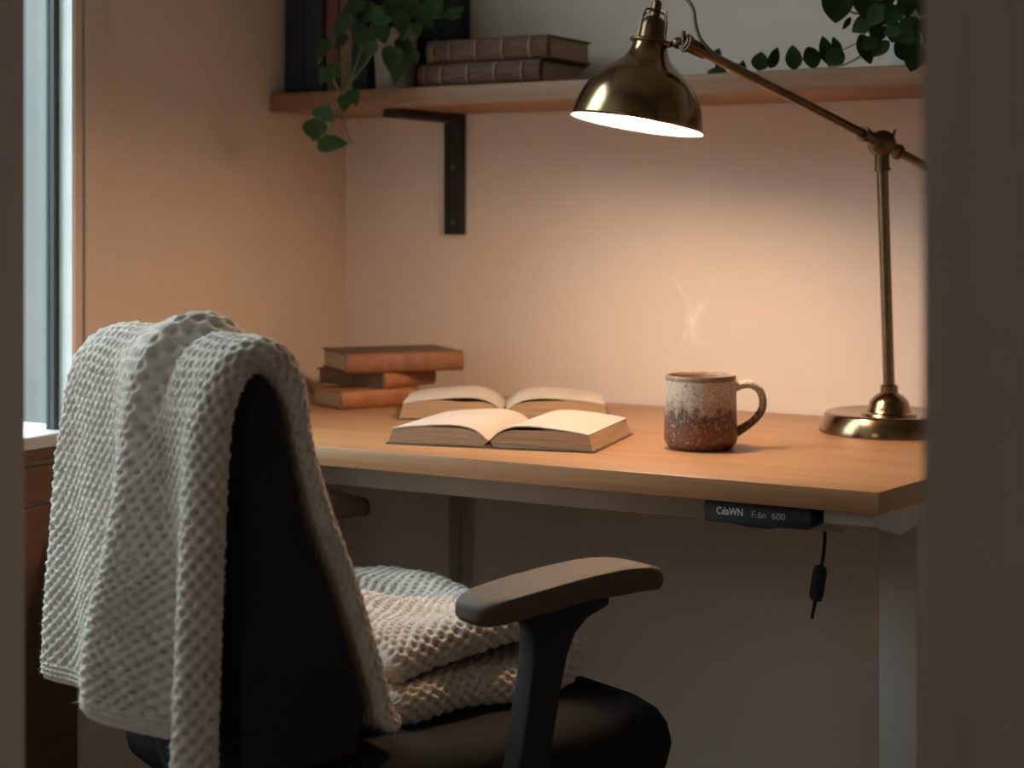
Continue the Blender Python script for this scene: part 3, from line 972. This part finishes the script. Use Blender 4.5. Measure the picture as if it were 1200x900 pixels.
jt.tube([J - av * 0.030, J - av * 0.034], 0.0105, 16)
w1 = J + Vector((0.014, 0.0, 0.010))
jt.tube([w1 + Vector((0, 0, -0.004)), w1 + Vector((0.004, 0.002, 0.008))], [0.003, 0.0016], 8)
w2 = J + camd * 0.012 - av * 0.02
jt.tube([w2 - camd * 0.002, w2 + camd * 0.008], [0.0065, 0.0055], 10)
jt.build('joint', M['brass_dark'], lamp)
MB().tube([J + av * 0.01, E], 0.0061, 18).build('arm', M['brass_dark'], lamp)
ce = J - av * 0.15
ca = MB().tube([J - av * 0.01, ce], 0.0061, 18)
ca.tube([ce, ce - av * 0.004, ce - av * 0.03, ce - av * 0.034], [0.008, 0.012, 0.012, 0.008], 18)
ca.build('counter_arm', M['brass_dark'], lamp)
# shade: axis from the opening up to the cap
O = loc_of(lamp, at(746.5, 145.5, 2.08))
T = loc_of(lamp, at(770, 5, 2.08 + 0.005))
za = (T - O).normalized()
xa = Vector((0.866, 0.5, 0))
xa = (xa - za * xa.dot(za)).normalized()
ya = za.cross(xa)
SM = Matrix(((xa.x, ya.x, za.x, O.x), (xa.y, ya.y, za.y, O.y), (xa.z, ya.z, za.z, O.z), (0, 0, 0, 1)))
ctrl = [(0.0803, 0.0), (0.0805, 0.004), (0.0775, 0.018), (0.0715, 0.035), (0.0625, 0.050), (0.0520, 0.0615), (0.0405, 0.0705), (0.0305, 0.079), (0.0245, 0.088), (0.0215, 0.0975), (0.0212, 0.101)]
prof = [(p.x, p.y) for p in catmull([Vector((a, b, 0)) for a, b in ctrl], 5)]
shd = MB()
shd.lathe([(0.0818, -0.001), (0.0828, 0.0005), (0.0818, 0.002)] + prof[1:] + [(0.0, 0.1012)], 80, SM, cap0=False, cap1=False)
shade = shd.build('shade', M['brass'], lamp)
ln = MB()
ln.lathe([(0.0818, -0.001)] + [(r - 0.0012, z + 0.0004) for r, z in prof[:-2]] + [(0.0, 0.099)], 80, SM, cap0=False, cap1=False)
ln.build('shade_liner', M['liner'], shade)
bl = MB()
bl.lathe([(0.0, 0.001), (0.010, 0.003), (0.018, 0.0085), (0.0225, 0.017), (0.0235, 0.026), (0.0215, 0.038), (0.016, 0.051), (0.011, 0.062), (0.010, 0.080), (0.0, 0.080)], 32, SM, cap0=False, cap1=False)
bl.build('bulb', M['bulb'], lamp)
so = MB()
so.lathe([(0.0, 0.0795), (0.012, 0.080), (0.013, 0.096), (0.0, 0.097)], 24, SM, cap0=False, cap1=False)
so.lathe([(0.0165, 0.100), (0.0165, 0.121), (0.0150, 0.127), (0.0105, 0.132), (0.006, 0.134), (0.006, 0.150), (0.0045, 0.153), (0.0, 0.153)], 32, SM, cap1=False)
so.lathe([(0.0065, 0.1385), (0.0075, 0.1395), (0.0075, 0.1425), (0.0065, 0.1435)], 24, SM)
so.build('socket', M['brass_dark'], lamp)
cg = MB()
ring = [SM @ Vector((0.0235 * math.cos(2 * PI * k / 40), 0.0235 * math.sin(2 * PI * k / 40), 0.1025)) for k in range(41)]
cg.tube(ring, 0.0026, 10)
for k in range(4):
    a = 2 * PI * k / 4 + 0.75
    c_, s_ = math.cos(a), math.sin(a)
    cg.tube([SM @ Vector((r * c_, r * s_, z)) for r, z in ((0.0225, 0.103), (0.0215, 0.122), (0.0195, 0.134), (0.0165, 0.1395), (0.006, 0.1415))], 0.0014, 8)
cg.build('cage', M['brass_dark'], lamp)
yk = MB()
cr = SM @ Vector((0.0235, 0.0, 0.1025))
yk.tube([cr - (E - cr) * 0.05, E], 0.0042, 14)
yk.sphere(cr.lerp(E, 0.6), 0.0075, 16, 10)
yk.tube([E, E - av * 0.004, E - av * 0.034, E - av * 0.036], [0.0078, 0.0092, 0.0088, 0.007], 18)
yk.tube([E - av * 0.002, E - av * 0.007], 0.0112, 16)
yk.tube([E + Vector((0, 0, -0.013)), E + Vector((0, 0, 0.013))], 0.0028, 10)
yk.build('yoke', M['brass_dark'], lamp)
cd = [SM @ Vector((0, 0, 0.152)), SM @ Vector((0.002, 0, 0.163)), loc_of(lamp, at(786, -8, 2.085)), loc_of(lamp, at(801, -4, 2.08)), loc_of(lamp, at(812, 10, 2.07)),
      loc_of(lamp, at(815, 28, 2.065)), loc_of(lamp, at(820, 44, 2.06)), loc_of(lamp, at(829, 56, 2.055)), loc_of(lamp, at(840, 66, 2.072))]
MB().tube(catmull(cd, 8), 0.0024, 10).build('cord', M['cord'], lamp)

# ------------------------------------------------------------------ mug and its steam
mg = thing('coffee_mug', 'speckled stoneware mug with rust brown base and cream top', 'mug', (-0.8385, 1.9107, DZ), R_(30))
prof = [(0.0, 0.0), (0.036, 0.0), (0.0395, 0.002), (0.0435, 0.0085), (0.0445, 0.012), (0.0441, 0.03), (0.0434, 0.06), (0.0428, 0.083)]
MB().lathe(prof, 72, cap0=False, cap1=False).build('body', M['glaze'], mg)
MB().lathe([(0.0428, 0.083), (0.0432, 0.0865), (0.0422, 0.0893), (0.0402, 0.0890), (0.0392, 0.0862)], 72, cap0=False, cap1=False).build('rim', M['mugrim'], mg)
MB().lathe([(0.0392, 0.0862), (0.0395, 0.06), (0.0395, 0.012), (0.036, 0.007), (0.0, 0.007)], 56, cap0=False, cap1=False).build('inside', M['muginner'], mg)
MB().lathe([(0.0, 0.0815), (0.0393, 0.0815), (0.0393, 0.080), (0.0, 0.080)], 48, cap0=False, cap1=False).build('coffee', M['coffee'], mg)
hp = [(0.0405, 0, 0.0735), (0.049, 0, 0.0765), (0.060, 0, 0.0775), (0.0705, 0, 0.0715), (0.0755, 0, 0.060), (0.0745, 0, 0.047), (0.0665, 0, 0.0355), (0.055, 0, 0.0265), (0.0425, 0, 0.019)]
hp = catmull([Vector(p) for p in hp], 6)
MB().tube(hp, [0.0048 + 0.0014 * abs(2 * i / (len(hp) - 1) - 1) ** 4 for i in range(len(hp))], 14, 1.45).build('handle', M['glaze'], mg)

steam = thing('steam', 'faint wisp of steam rising from the coffee mug', 'steam', (-0.8385, 1.9107, DZ + 0.085))
for q, (x0, ph, wd, hh, tw) in enumerate(((-0.010, 0.0, 0.034, 0.155, 0.3), (0.006, 1.7, 0.040, 0.120, 2.9), (-0.004, 3.4, 0.036, 0.14, 0.9))):
    nz_, nu = 40, 8
    vs, fs, uvs = [], [], []
    for i in range(nz_ + 1):
        t = i / nz_
        z = t * hh
        cx = x0 + 0.010 * math.sin(ph + 5.5 * t) + 0.004 * math.sin(ph * 2 + 13 * t) - 0.008 * t
        cy = 0.007 * math.cos(ph + 4 * t)
        a = tw + 2.0 * t
        w = wd * (0.6 + 0.6 * t)
        for j in range(nu + 1):
            u = j / nu
            s = (u - 0.5) * w
            bow = 0.005 * math.cos((u - 0.5) * PI)
            vs.append((cx + s * math.cos(a) - bow * math.sin(a), cy + s * math.sin(a) + bow * math.cos(a), z))
            uvs.append((u, t))
    for i in range(nz_):
        for j in range(nu):
            k = i * (nu + 1) + j
            fs.append((k, k + 1, k + nu + 2, k + nu + 1))
    o = MB().add(vs, fs).build('wisp', M['steam'], steam)
    uvl = o.data.uv_layers.new(name='UVMap')
    for lp in o.data.loops:
        uvl.data[lp.index].uv = uvs[lp.vertex_index]

# ------------------------------------------------------------------ office chair (local: x right, y forward)
CH = Vector((-1.0555, 1.596, 0.0))
CR = -R_(21.9)
chair = thing('office_chair', 'black office chair with a knitted throw over its back', 'chair', CH, CR)
# seat
so_ = []
for k in range(64):
    a = 2 * PI * k / 64
    c_, s_ = math.cos(a), math.sin(a)
    e = 2 / 5.0
    so_.append((0.255 * abs(c_) ** e * (1 if c_ > 0 else -1), -0.02 + 0.245 * abs(s_) ** e * (1 if s_ > 0 else -1)))
rows = [(0.80, 0.405, 0), (0.93, 0.408, 0), (0.985, 0.420, 0), (1.0, 0.440, 0), (1.0, 0.458, 0), (0.985, 0.476, 0), (0.95, 0.488, 0), (0.88, 0.495, 0), (0.7, 0.498, 0), (0.4, 0.499, 0), (0.1, 0.499, 0)]
mb = MB()
vs = [(x * s, (y + 0.02) * s - 0.02, z - 0.35 * max(0.0, (y + 0.02) * s - 0.17) ** 1.0 * (1 if z > 0.45 else 0.2)) for s, z, _ in rows for x, y in so_]
fs = [(i * 64 + k, i * 64 + (k + 1) % 64, (i + 1) * 64 + (k + 1) % 64, (i + 1) * 64 + k) for i in range(len(rows) - 1) for k in range(64)]
fs.append(tuple(range(63, -1, -1)))
fs.append(tuple((len(rows) - 1) * 64 + k for k in range(64)))
mb.add(vs, fs)
mb.build('seat', M['seatfab'], chair)
# backrest
prof = [(-0.330, 0.495), (-0.333, 0.60), (-0.333, 0.72), (-0.332, 0.80), (-0.328, 0.838), (-0.321, 0.858), (-0.309, 0.867), (-0.296, 0.860), (-0.285, 0.838), (-0.273, 0.79), (-0.259, 0.739), (-0.244, 0.695), (-0.228, 0.655), (-0.206, 0.59), (-0.191, 0.535), (-0.20, 0.495)]
pp = [(p.x, p.y) for p in catmull([Vector((a, b, 0)) for a, b in prof], 4)]
mb = MB()
xs = np.concatenate([np.linspace(-0.165, -0.12, 8), np.linspace(-0.10, 0.14, 7), np.linspace(0.165, 0.212, 8)])
cb, cz = -0.29, 0.70
vs = []
for x in xs:
    e = max(0.0, (-0.138 - x) / 0.027, (x - 0.190) / 0.022)
    ins = 0.018 * (1 - math.sqrt(max(0, 1 - min(1, e) ** 2)))
    for (b, z) in pp:
        v = Vector((b - cb, z - cz))
        ln_ = v.length
        v = v * (1 - ins / ln_)
        vs.append((x, cb + v.x, max(cz + v.y, 0.54 - 0.045 * min(1.0, max(0.0, (x + 0.05) / 0.1)))))
n = len(pp)
fs = [(i * n + k, i * n + (k + 1) % n, (i + 1) * n + (k + 1) % n, (i + 1) * n + k) for i in range(len(xs) - 1) for k in range(n)]
fs.append(tuple(range(n)))
fs.append(tuple((len(xs) - 1) * n + k for k in range(n - 1, -1, -1)))
mb.add(vs, fs)
mb.build('backrest', M['fabric'], chair)
# arms
for sx in (1, -1):
    pol = [(-0.085, 0.43), (-0.050, 0.425), (-0.034, 0.47), (-0.018, 0.55), (-0.010, 0.580), (0.000, 0.600), (0.016, 0.613), (0.045, 0.622), (0.045, 0.632), (-0.06, 0.632), (-0.06, 0.62), (-0.051, 0.612), (-0.052, 0.58), (-0.066, 0.50)]
    x0, x1 = (0.262, 0.292) if sx > 0 else (-0.292, -0.262)
    ar = MB().prism(pol, x0, x1, 'yz')
    xa0, xa1 = sorted((sx * 0.17, sx * 0.292))
    ar.box((xa0, -0.082, 0.385), (xa1, -0.03, 0.404)).box((min(x0, x1), -0.08, 0.386), (max(x0, x1), -0.036, 0.44))
    post = ar.build('arm_post', M['black'], chair, bevel=0.006, bseg=3)
    # pad: bowed slab with a rounded outline
    outl = []
    for k in range(48):
        a = 2 * PI * k / 48
        c_, s_ = math.cos(a), math.sin(a)
        e = 2 / 4.5
        outl.append((0.036 * abs(c_) ** e * (1 if c_ > 0 else -1), 0.119 * abs(s_) ** e * (1 if s_ > 0 else -1)))
    rws = [(0.86, 0.0), (0.96, 0.002), (1.0, 0.008), (1.0, 0.0175), (0.985, 0.0215), (0.95, 0.0242), (0.85, 0.0254), (0.5, 0.026), (0.25, 0.026), (0.02, 0.026)]

    def bow(y):
        t = (y + 0.119) / 0.238
        return 0.016 * math.sin(PI * (t * 0.62 + 0.02)) - 0.008 * max(0.0, (t - 0.6) / 0.4) ** 2.5 - 0.005
    vs = [(sx * 0.272 + x * s, y * s - 0.002, 0.6245 + z + bow(y * s)) for s, z in rws for x, y in outl]
    fs = [(i * 48 + k, i * 48 + (k + 1) % 48, (i + 1) * 48 + (k + 1) % 48, (i + 1) * 48 + k) for i in range(len(rws) - 1) for k in range(48)]
    fs.append(tuple(range(47, -1, -1)))
    fs.append(tuple((len(rws) - 1) * 48 + k for k in range(48)))
    MB().add(vs, fs).build('arm_pad', M['armpad'], post)
# back support bar
sb = [(0.11, -0.12, 0.40), (0.11, -0.22, 0.41), (0.11, -0.295, 0.44), (0.11, -0.335, 0.487), (0.11, -0.345, 0.53), (0.11, -0.338, 0.60)]
MB().tube(catmull([Vector(p) for p in sb], 6), 0.011, 12, 3.0, up=(0, 0, 1)).build('back_support', M['black'], chair)
MB().box((-0.10, -0.15, 0.36), (0.10, 0.10, 0.405)).build('seat_mechanism', M['black'], chair, bevel=0.008)
MB().lathe([(0.028, 0.09), (0.028, 0.24), (0.02, 0.245), (0.02, 0.362)], 24).build('gas_column', M['black'], chair)
for k in range(5):
    a = 2 * PI * k / 5 + 0.3
    d = Vector((math.cos(a), math.sin(a), 0))
    lg = MB().tube([d * 0.02 + Vector((0, 0, 0.115)), d * 0.16 + Vector((0, 0, 0.098)), d * 0.29 + Vector((0, 0, 0.078))], [0.024, 0.02, 0.015], 12).build('base_leg', M['black'], chair)
    cw = MB()
    s = Vector((-d.y, d.x, 0))
    for q in (-1, 1):
        c0 = d * 0.285 + s * (q * 0.013) + Vector((0, 0, 0.027))
        cw.tube([c0 - s * 0.009, c0 - s * 0.007, c0 + s * 0.007, c0 + s * 0.009], [0.022, 0.027, 0.027, 0.022], 20)
    cw.tube([d * 0.285 + Vector((0, 0, 0.03)), d * 0.285 + Vector((0, 0, 0.078))], 0.0055, 10)
    cw.build('caster', M['black'], lg)


# ------------------------------------------------------------------ knitted blankets
def smooth01(x):
    x = np.clip(x, 0, 1)
    return x * x * (3 - 2 * x)


def knit_sheet(name, path, r0, r1, half, shape, rows_ds=0.0017, hem=True, parent=None, amp=0.0034, sw=0.0138, sv=0.0160, thin=None):
    """Thick knitted sheet swept along a path in the (y,z) plane; real stitch relief on every side."""
    P = np.array([[p.x, p.y] for p in catmull([Vector((a, b, 0)) for a, b in path], 24)])
    seg = np.linalg.norm(np.diff(P, axis=0), axis=1)
    s = np.concatenate([[0], np.cumsum(seg)])
    nrow = int(s[-1] / rows_ds)
    S = np.linspace(0, s[-1], nrow)
    py = np.interp(S, s, P[:, 0])
    pz = np.interp(S, s, P[:, 1])
    ty, tz = np.gradient(py, S), np.gradient(pz, S)
    tl = np.hypot(ty, tz)
    ny, nz = -tz / tl, ty / tl            # left of travel = outside of the arch
    for _ in range(12):                   # soften the normals so tight bends do not pinch
        ny[1:-1] = (ny[:-2] + ny[1:-1] * 2 + ny[2:]) / 4
        nz[1:-1] = (nz[:-2] + nz[1:-1] * 2 + nz[2:]) / 4
    dend = np.minimum(S, s[-1] - S)
    hh = half * np.sqrt(np.clip(1 - np.clip(1 - dend / half, 0, 1) ** 2, 0.004, 1))
    if thin:
        hh = hh * thin(S / s[-1])
    R0, R1 = r0(S / s[-1], pz), r1(S / s[-1], pz)
    wm = float(np.mean(R1 - R0))
    nf, ne = int(wm / 0.0018), max(14, int(PI * half / 0.0018))
    uo = np.linspace(0, 1, nf, endpoint=False)
    th = np.linspace(PI / 2, -PI / 2, ne, endpoint=False)
    rr, nn = [], []
    # outer face r0->r1, round edge at r1, inner face back, round edge at r0
    e_r = np.concatenate([uo * 0, np.cos(th), uo * 0, -np.cos(th)])
    e_n = np.concatenate([uo * 0 + 1, np.sin(th), uo * 0 - 1, -np.sin(th)])
    e_t = np.concatenate([uo, th * 0 + 1, 1 - uo, th * 0])
    W = (R1 - R0)[:, None]
    H = hh[:, None]
    rgrid = R0[:, None] + half + (W - 2 * half) * e_t[None, :] + H * e_r[None, :]
    ngrid = H * e_n[None, :]
    v01 = (S / s[-1])[:, None] + rgrid * 0
    zc = pz[:, None] + rgrid * 0
    off, dz, dr = shape(rgrid, v01, zc, e_n[None, :] + rgrid * 0)
    X = rgrid + dr
    Y = py[:, None] + ny[:, None] * (ngrid + off)
    Z = pz[:, None] + nz[:, None] * (ngrid + off) + dz
    G = np.stack([X, Y, Z], -1)
    # surface normals by finite differences
    du = np.roll(G, -1, 1) - np.roll(G, 1, 1)
    dv = np.gradient(G, axis=0)
    nrm = np.cross(du, dv)
    nrm /= np.maximum(np.linalg.norm(nrm, axis=-1, keepdims=True), 1e-9)
    cen = G.mean(axis=1, keepdims=True)
    mid = slice(nrow // 3, 2 * nrow // 3)
    if np.sum((nrm * (G - cen))[mid, :nf // 2]) < 0:
        nrm = -nrm
    # arc length round the section, taken at mid length
    row = G[nrow // 4]
    pl = np.concatenate([[0], np.cumsum(np.linalg.norm(np.diff(row, axis=0), axis=1))])
    U = pl[None, :] + 0 * v01
    V = S[:, None] + 0 * U
    wob = 0.0016 * np.sin(U * 61 + 3.1 * np.sin(V * 23)) + 0.0013 * np.sin(V * 47 + U * 19)
    a = 2 * PI * (U + wob) / sw
    b = 2 * PI * (V + wob * 0.7) / sv
    c = np.cos(a / 1.0) * np.cos(b / 1.0)
    cell = rng.normal(0, 1, (int(pl[-1] / sw * 2) + 4, int(s[-1] / sv * 2) + 4))
    ci = np.clip((U / sw * 2 + 0.5).astype(int), 0, cell.shape[0] - 1)
    cj = np.clip((V / sv * 2 + 0.5).astype(int), 0, cell.shape[1] - 1)
    var = cell[ci, cj]
    st_ = np.sign(c) * np.abs(c) ** 0.75
    h = amp * (0.42 * st_ - 1.25 * np.clip(-c, 0, 1) ** 2.4 + 0.14 * var * np.abs(c))
    h += 0.0005 * np.sin(a * 2.5 + b * 1.5) * np.clip(c + 0.4, 0, 1)     # plied yarn ridges
    if hem:
        rib = 0.0016 * np.cos(2 * PI * V / 0.0065) + 0.0006 * np.sin(U * 900)
        w = smooth01((0.030 - V) / 0.004)
        h = h * (1 - w) + rib * w
    h += rng.normal(0, 0.00028, h.shape)
    h *= np.clip(hh / half, 0.1, 1)[:, None]
    G = G + nrm * h[..., None]
    m_ = G.shape[1]
    vs = G.reshape(-1, 3)
    i = np.arange(nrow - 1)[:, None]
    k = np.arange(m_)[None, :]
    k2 = (k + 1) % m_
    q = np.stack([i * m_ + k, i * m_ + k2, (i + 1) * m_ + k2, (i + 1) * m_ + k], -1).reshape(-1, 4)
    me = bpy.data.meshes.new(name)
    faces = [tuple(map(int, f)) for f in q]
    # loose wool fibres standing off the surface
    nh = int(wm * s[-1] * 2 * 170000)
    fi, fk = rng.integers(4, nrow - 4, nh), rng.integers(0, m_, nh)
    b0 = G[fi, fk]
    nd = nrm[fi, fk]
    tan = rng.normal(0, 1, (nh, 3))
    tip = b0 + (nd * rng.uniform(0.3, 1.0, (nh, 1)) + tan * 0.45) * rng.uniform(0.0018, 0.0042, (nh, 1))
    sd = np.cross(nd, tan)
    sd /= np.maximum(np.linalg.norm(sd, axis=1, keepdims=True), 1e-9)
    hv = np.stack([b0 - nd * 0.0004 - sd * 0.00016, b0 - nd * 0.0004 + sd * 0.00016, tip], 1).reshape(-1, 3)
    n0 = len(vs)
    vs = np.concatenate([vs, hv])
    hairs = [(n0 + 3 * j, n0 + 3 * j + 1, n0 + 3 * j + 2) for j in range(nh)]
    faces.append(tuple(range(m_ - 1, -1, -1)))
    faces.append(tuple((nrow - 1) * m_ + int(x) for x in range(m_)))
    faces += hairs
    me.from_pydata(vs.tolist(), [], faces)
    me.update()
    bm = bmesh.new()
    bm.from_mesh(me)
    bmesh.ops.recalc_face_normals(bm, faces=bm.faces)
    for f in bm.faces:
        f.smooth = True
    bm.to_mesh(me)
    bm.free()
    me.materials.append(M['knit'])
    o = bpy.data.objects.new(name, me)
    COL.objects.link(o)
    return o


# throw over the chair back: up the rear, over the top, down the front to the seat
path = [(-0.350, 0.485), (-0.351, 0.58), (-0.351, 0.70), (-0.350, 0.79), (-0.346, 0.842), (-0.334, 0.873), (-0.310, 0.885), (-0.286, 0.874), (-0.268, 0.842), (-0.253, 0.79),
        (-0.240, 0.745), (-0.223, 0.70), (-0.208, 0.66), (-0.188, 0.60), (-0.174, 0.557), (-0.166, 0.532), (-0.150, 0.521)]


def d_r0(t, z):
    rear = smooth01((0.42 - t) / 0.1)
    zz = np.clip((0.86 - z) / 0.36, 0, 1)
    return -0.108 - rear * 0.040 * zz ** 0.8


def d_r1(t, z):
    return 0.222 + 0 * t


def d_shape(r, t, z, side):
    rear = smooth01((0.50 - t) / 0.10)           # 1 on the rear side, 0 past the top
    q = np.clip((0.875 - z) / 0.36, 0, 1) * rear
    rc = 0.112 - 0.008 * q                       # big fold's crest
    rv = 0.128 + 0.050 * q                       # valley beside it
    A = 0.018 + 0.042 * smooth01(q * 1.1)
    left = np.exp(-((r - rc) / (0.045 + 0.005 * q)) ** 2)
    right = 0.5 + 0.5 * np.cos(PI * np.clip((r - rc) / np.maximum(rv - rc, 0.012), 0, 1))
    f = A * np.where(r < rc, left, right)
    f += (0.006 + 0.016 * q) * np.exp(-((r - 0.203) / 0.026) ** 2) * rear
    f += 0.006 * q * np.sin((r + 0.16) * 55)
    top = np.exp(-((t - 0.45) / 0.12) ** 2)
    f += top * (-0.016 * np.exp(-((r - 0.116) / 0.010) ** 2) + 0.007 * np.exp(-((r - 0.06) / 0.04) ** 2))
    front = smooth01((t - 0.55) / 0.1)
    f += front * (-0.0055 + 0.002 * np.sin(r * 30 + t * 9))
    f = f * np.where(side > 0, 1.0, 0.8)
    dz = -0.030 * np.clip((-0.05 - r) / 0.09, 0, 1) ** 2 * smooth01((z - 0.78) / 0.08)
    low = np.clip((0.70 - z) / 0.22, 0, 1) * smooth01((0.3 - t) / 0.1)
    raise_ = (0.040 + 0.030 * np.exp(-((r - 0.09) / 0.05) ** 2)) * smooth01((0.190 - r) / 0.02)
    dz = dz + low * raise_
    return f, dz, 0 * r


bl1 = knit_sheet('knit_throw', path, d_r0, d_r1, 0.0165, d_shape, thin=lambda t: 1 - 0.36 * smooth01((t - 0.5) / 0.12))
bl1.location = CH
bl1.rotation_euler = (0, 0, CR)
tag(bl1, 'chunky oatmeal knit throw draped over the chair back', 'blanket')

# folded throw on the seat: two thick layers joined by a roll at the front
path2 = [(-0.125, 0.519), (-0.10, 0.518), (-0.03, 0.518), (0.045, 0.518), (0.088, 0.520), (0.112, 0.531), (0.117, 0.546), (0.104, 0.559), (0.07, 0.563), (0.01, 0.562), (-0.05, 0.562), (-0.10, 0.564), (-0.125, 0.565)]


def f_r0(t, z):
    return -0.205 + 0 * t


def f_r1(t, z):
    return 0.168 - 0.012 * smooth01((t - 0.45) / 0.1)


def f_shape(r, t, z, side):
    up = smooth01((t - 0.5) / 0.15)
    f = 0.0 * r
    dz = up * (0.012 * np.sin((r + 0.2) * 13) * np.sin(t * 7) + 0.034 * np.clip((0.07 - r) / 0.25, 0, 1) * smooth01((t - 0.62) / 0.3))
    dz += 0.003 * np.sin(r * 40 + t * 11)
    return f, dz, 0.004 * np.sin(t * 26)


# travel runs back-to-front first, so flip so that "outside" is the roll's outside
bl2 = knit_sheet('folded_throw', path2[::-1], lambda t, z: f_r0(1 - t, z), lambda t, z: f_r1(1 - t, z), 0.0195,
                 lambda r, t, z, s: f_shape(r, 1 - t, z, s), hem=False, amp=0.0036)
bl2.location = CH
bl2.rotation_euler = (0, 0, CR)
tag(bl2, 'folded oatmeal knit blanket lying on the chair seat', 'blanket')

# ------------------------------------------------------------------ light
w = bpy.data.worlds.new('overcast_sky')
SC.world = w
w.use_nodes = True
nt = w.node_tree
nt.nodes.clear()
wo = nt.nodes.new('ShaderNodeOutputWorld')
bg = nt.nodes.new('ShaderNodeBackground')
tc = nt.nodes.new('ShaderNodeTexCoord')
sp = nt.nodes.new('ShaderNodeSeparateXYZ')
nt.links.new(tc.outputs['Generated'], sp.inputs[0])
rp = ramp(nt, [(0.0, (0.30, 0.33, 0.34)), (0.46, (0.34, 0.41, 0.42)), (0.53, (0.37, 0.45, 0.46)), (0.575, (0.43, 0.50, 0.515)), (0.65, (7.9, 9.3, 9.7)), (1.0, (10.9, 12.9, 13.4))])
mr = nt.nodes.new('ShaderNodeMapRange')
mr.inputs['From Min'].default_value = -1
mr.inputs['From Max'].default_value = 1
nt.links.new(sp.outputs['Z'], mr.inputs[0])
nt.links.new(mr.outputs[0], rp.inputs[0])
nt.links.new(rp.outputs[0], bg.inputs[0])
bg.inputs[1].default_value = 1.0
nt.links.new(bg.outputs[0], wo.inputs[0])

pl_ = bpy.data.lights.new('window_portal', 'AREA')
pl_.shape = 'RECTANGLE'
pl_.size = WZ1 - WZ0
pl_.size_y = WY1 - WY0
pl_.cycles.is_portal = True
po = bpy.data.objects.new('window_portal', pl_)
COL.objects.link(po)
po.location = (XL - 0.06, (WY0 + WY1) / 2, (WZ0 + WZ1) / 2)
po.rotation_euler = (0, -PI / 2, 0)

hl = bpy.data.lights.new('hall_fill', 'POINT')  # unseen fill light, added to brighten the door jambs and folded throw
hl.energy = 3.2
hl.color = (1.0, 0.86, 0.68)
hl.shadow_soft_size = 0.12
ho = bpy.data.objects.new('hall_fill', hl)
COL.objects.link(ho)
ho.location = (-0.98, -0.5, 1.55)

# ------------------------------------------------------------------ camera
cam = bpy.data.cameras.new('camera')
co = bpy.data.objects.new('camera', cam)
COL.objects.link(co)
co.location = (0, 0, EYE)
co.rotation_euler = (PI / 2, 0, math.radians(30))
cam.sensor_width = 36
cam.lens = 60
cam.shift_y = -(450 - HY) / 1200
cam.clip_start = 0.05
cam.dof.use_dof = True
cam.dof.focus_distance = 1.9
cam.dof.aperture_fstop = 4.6
SC.camera = co

SC.view_settings.view_transform = 'Standard'
SC.view_settings.look = 'None'
SC.view_settings.exposure = 0.0
SC.view_settings.gamma = 1.14
SC.cycles.use_denoising = True
SC.cycles.max_bounces = 10
SC.cycles.transparent_max_bounces = 12
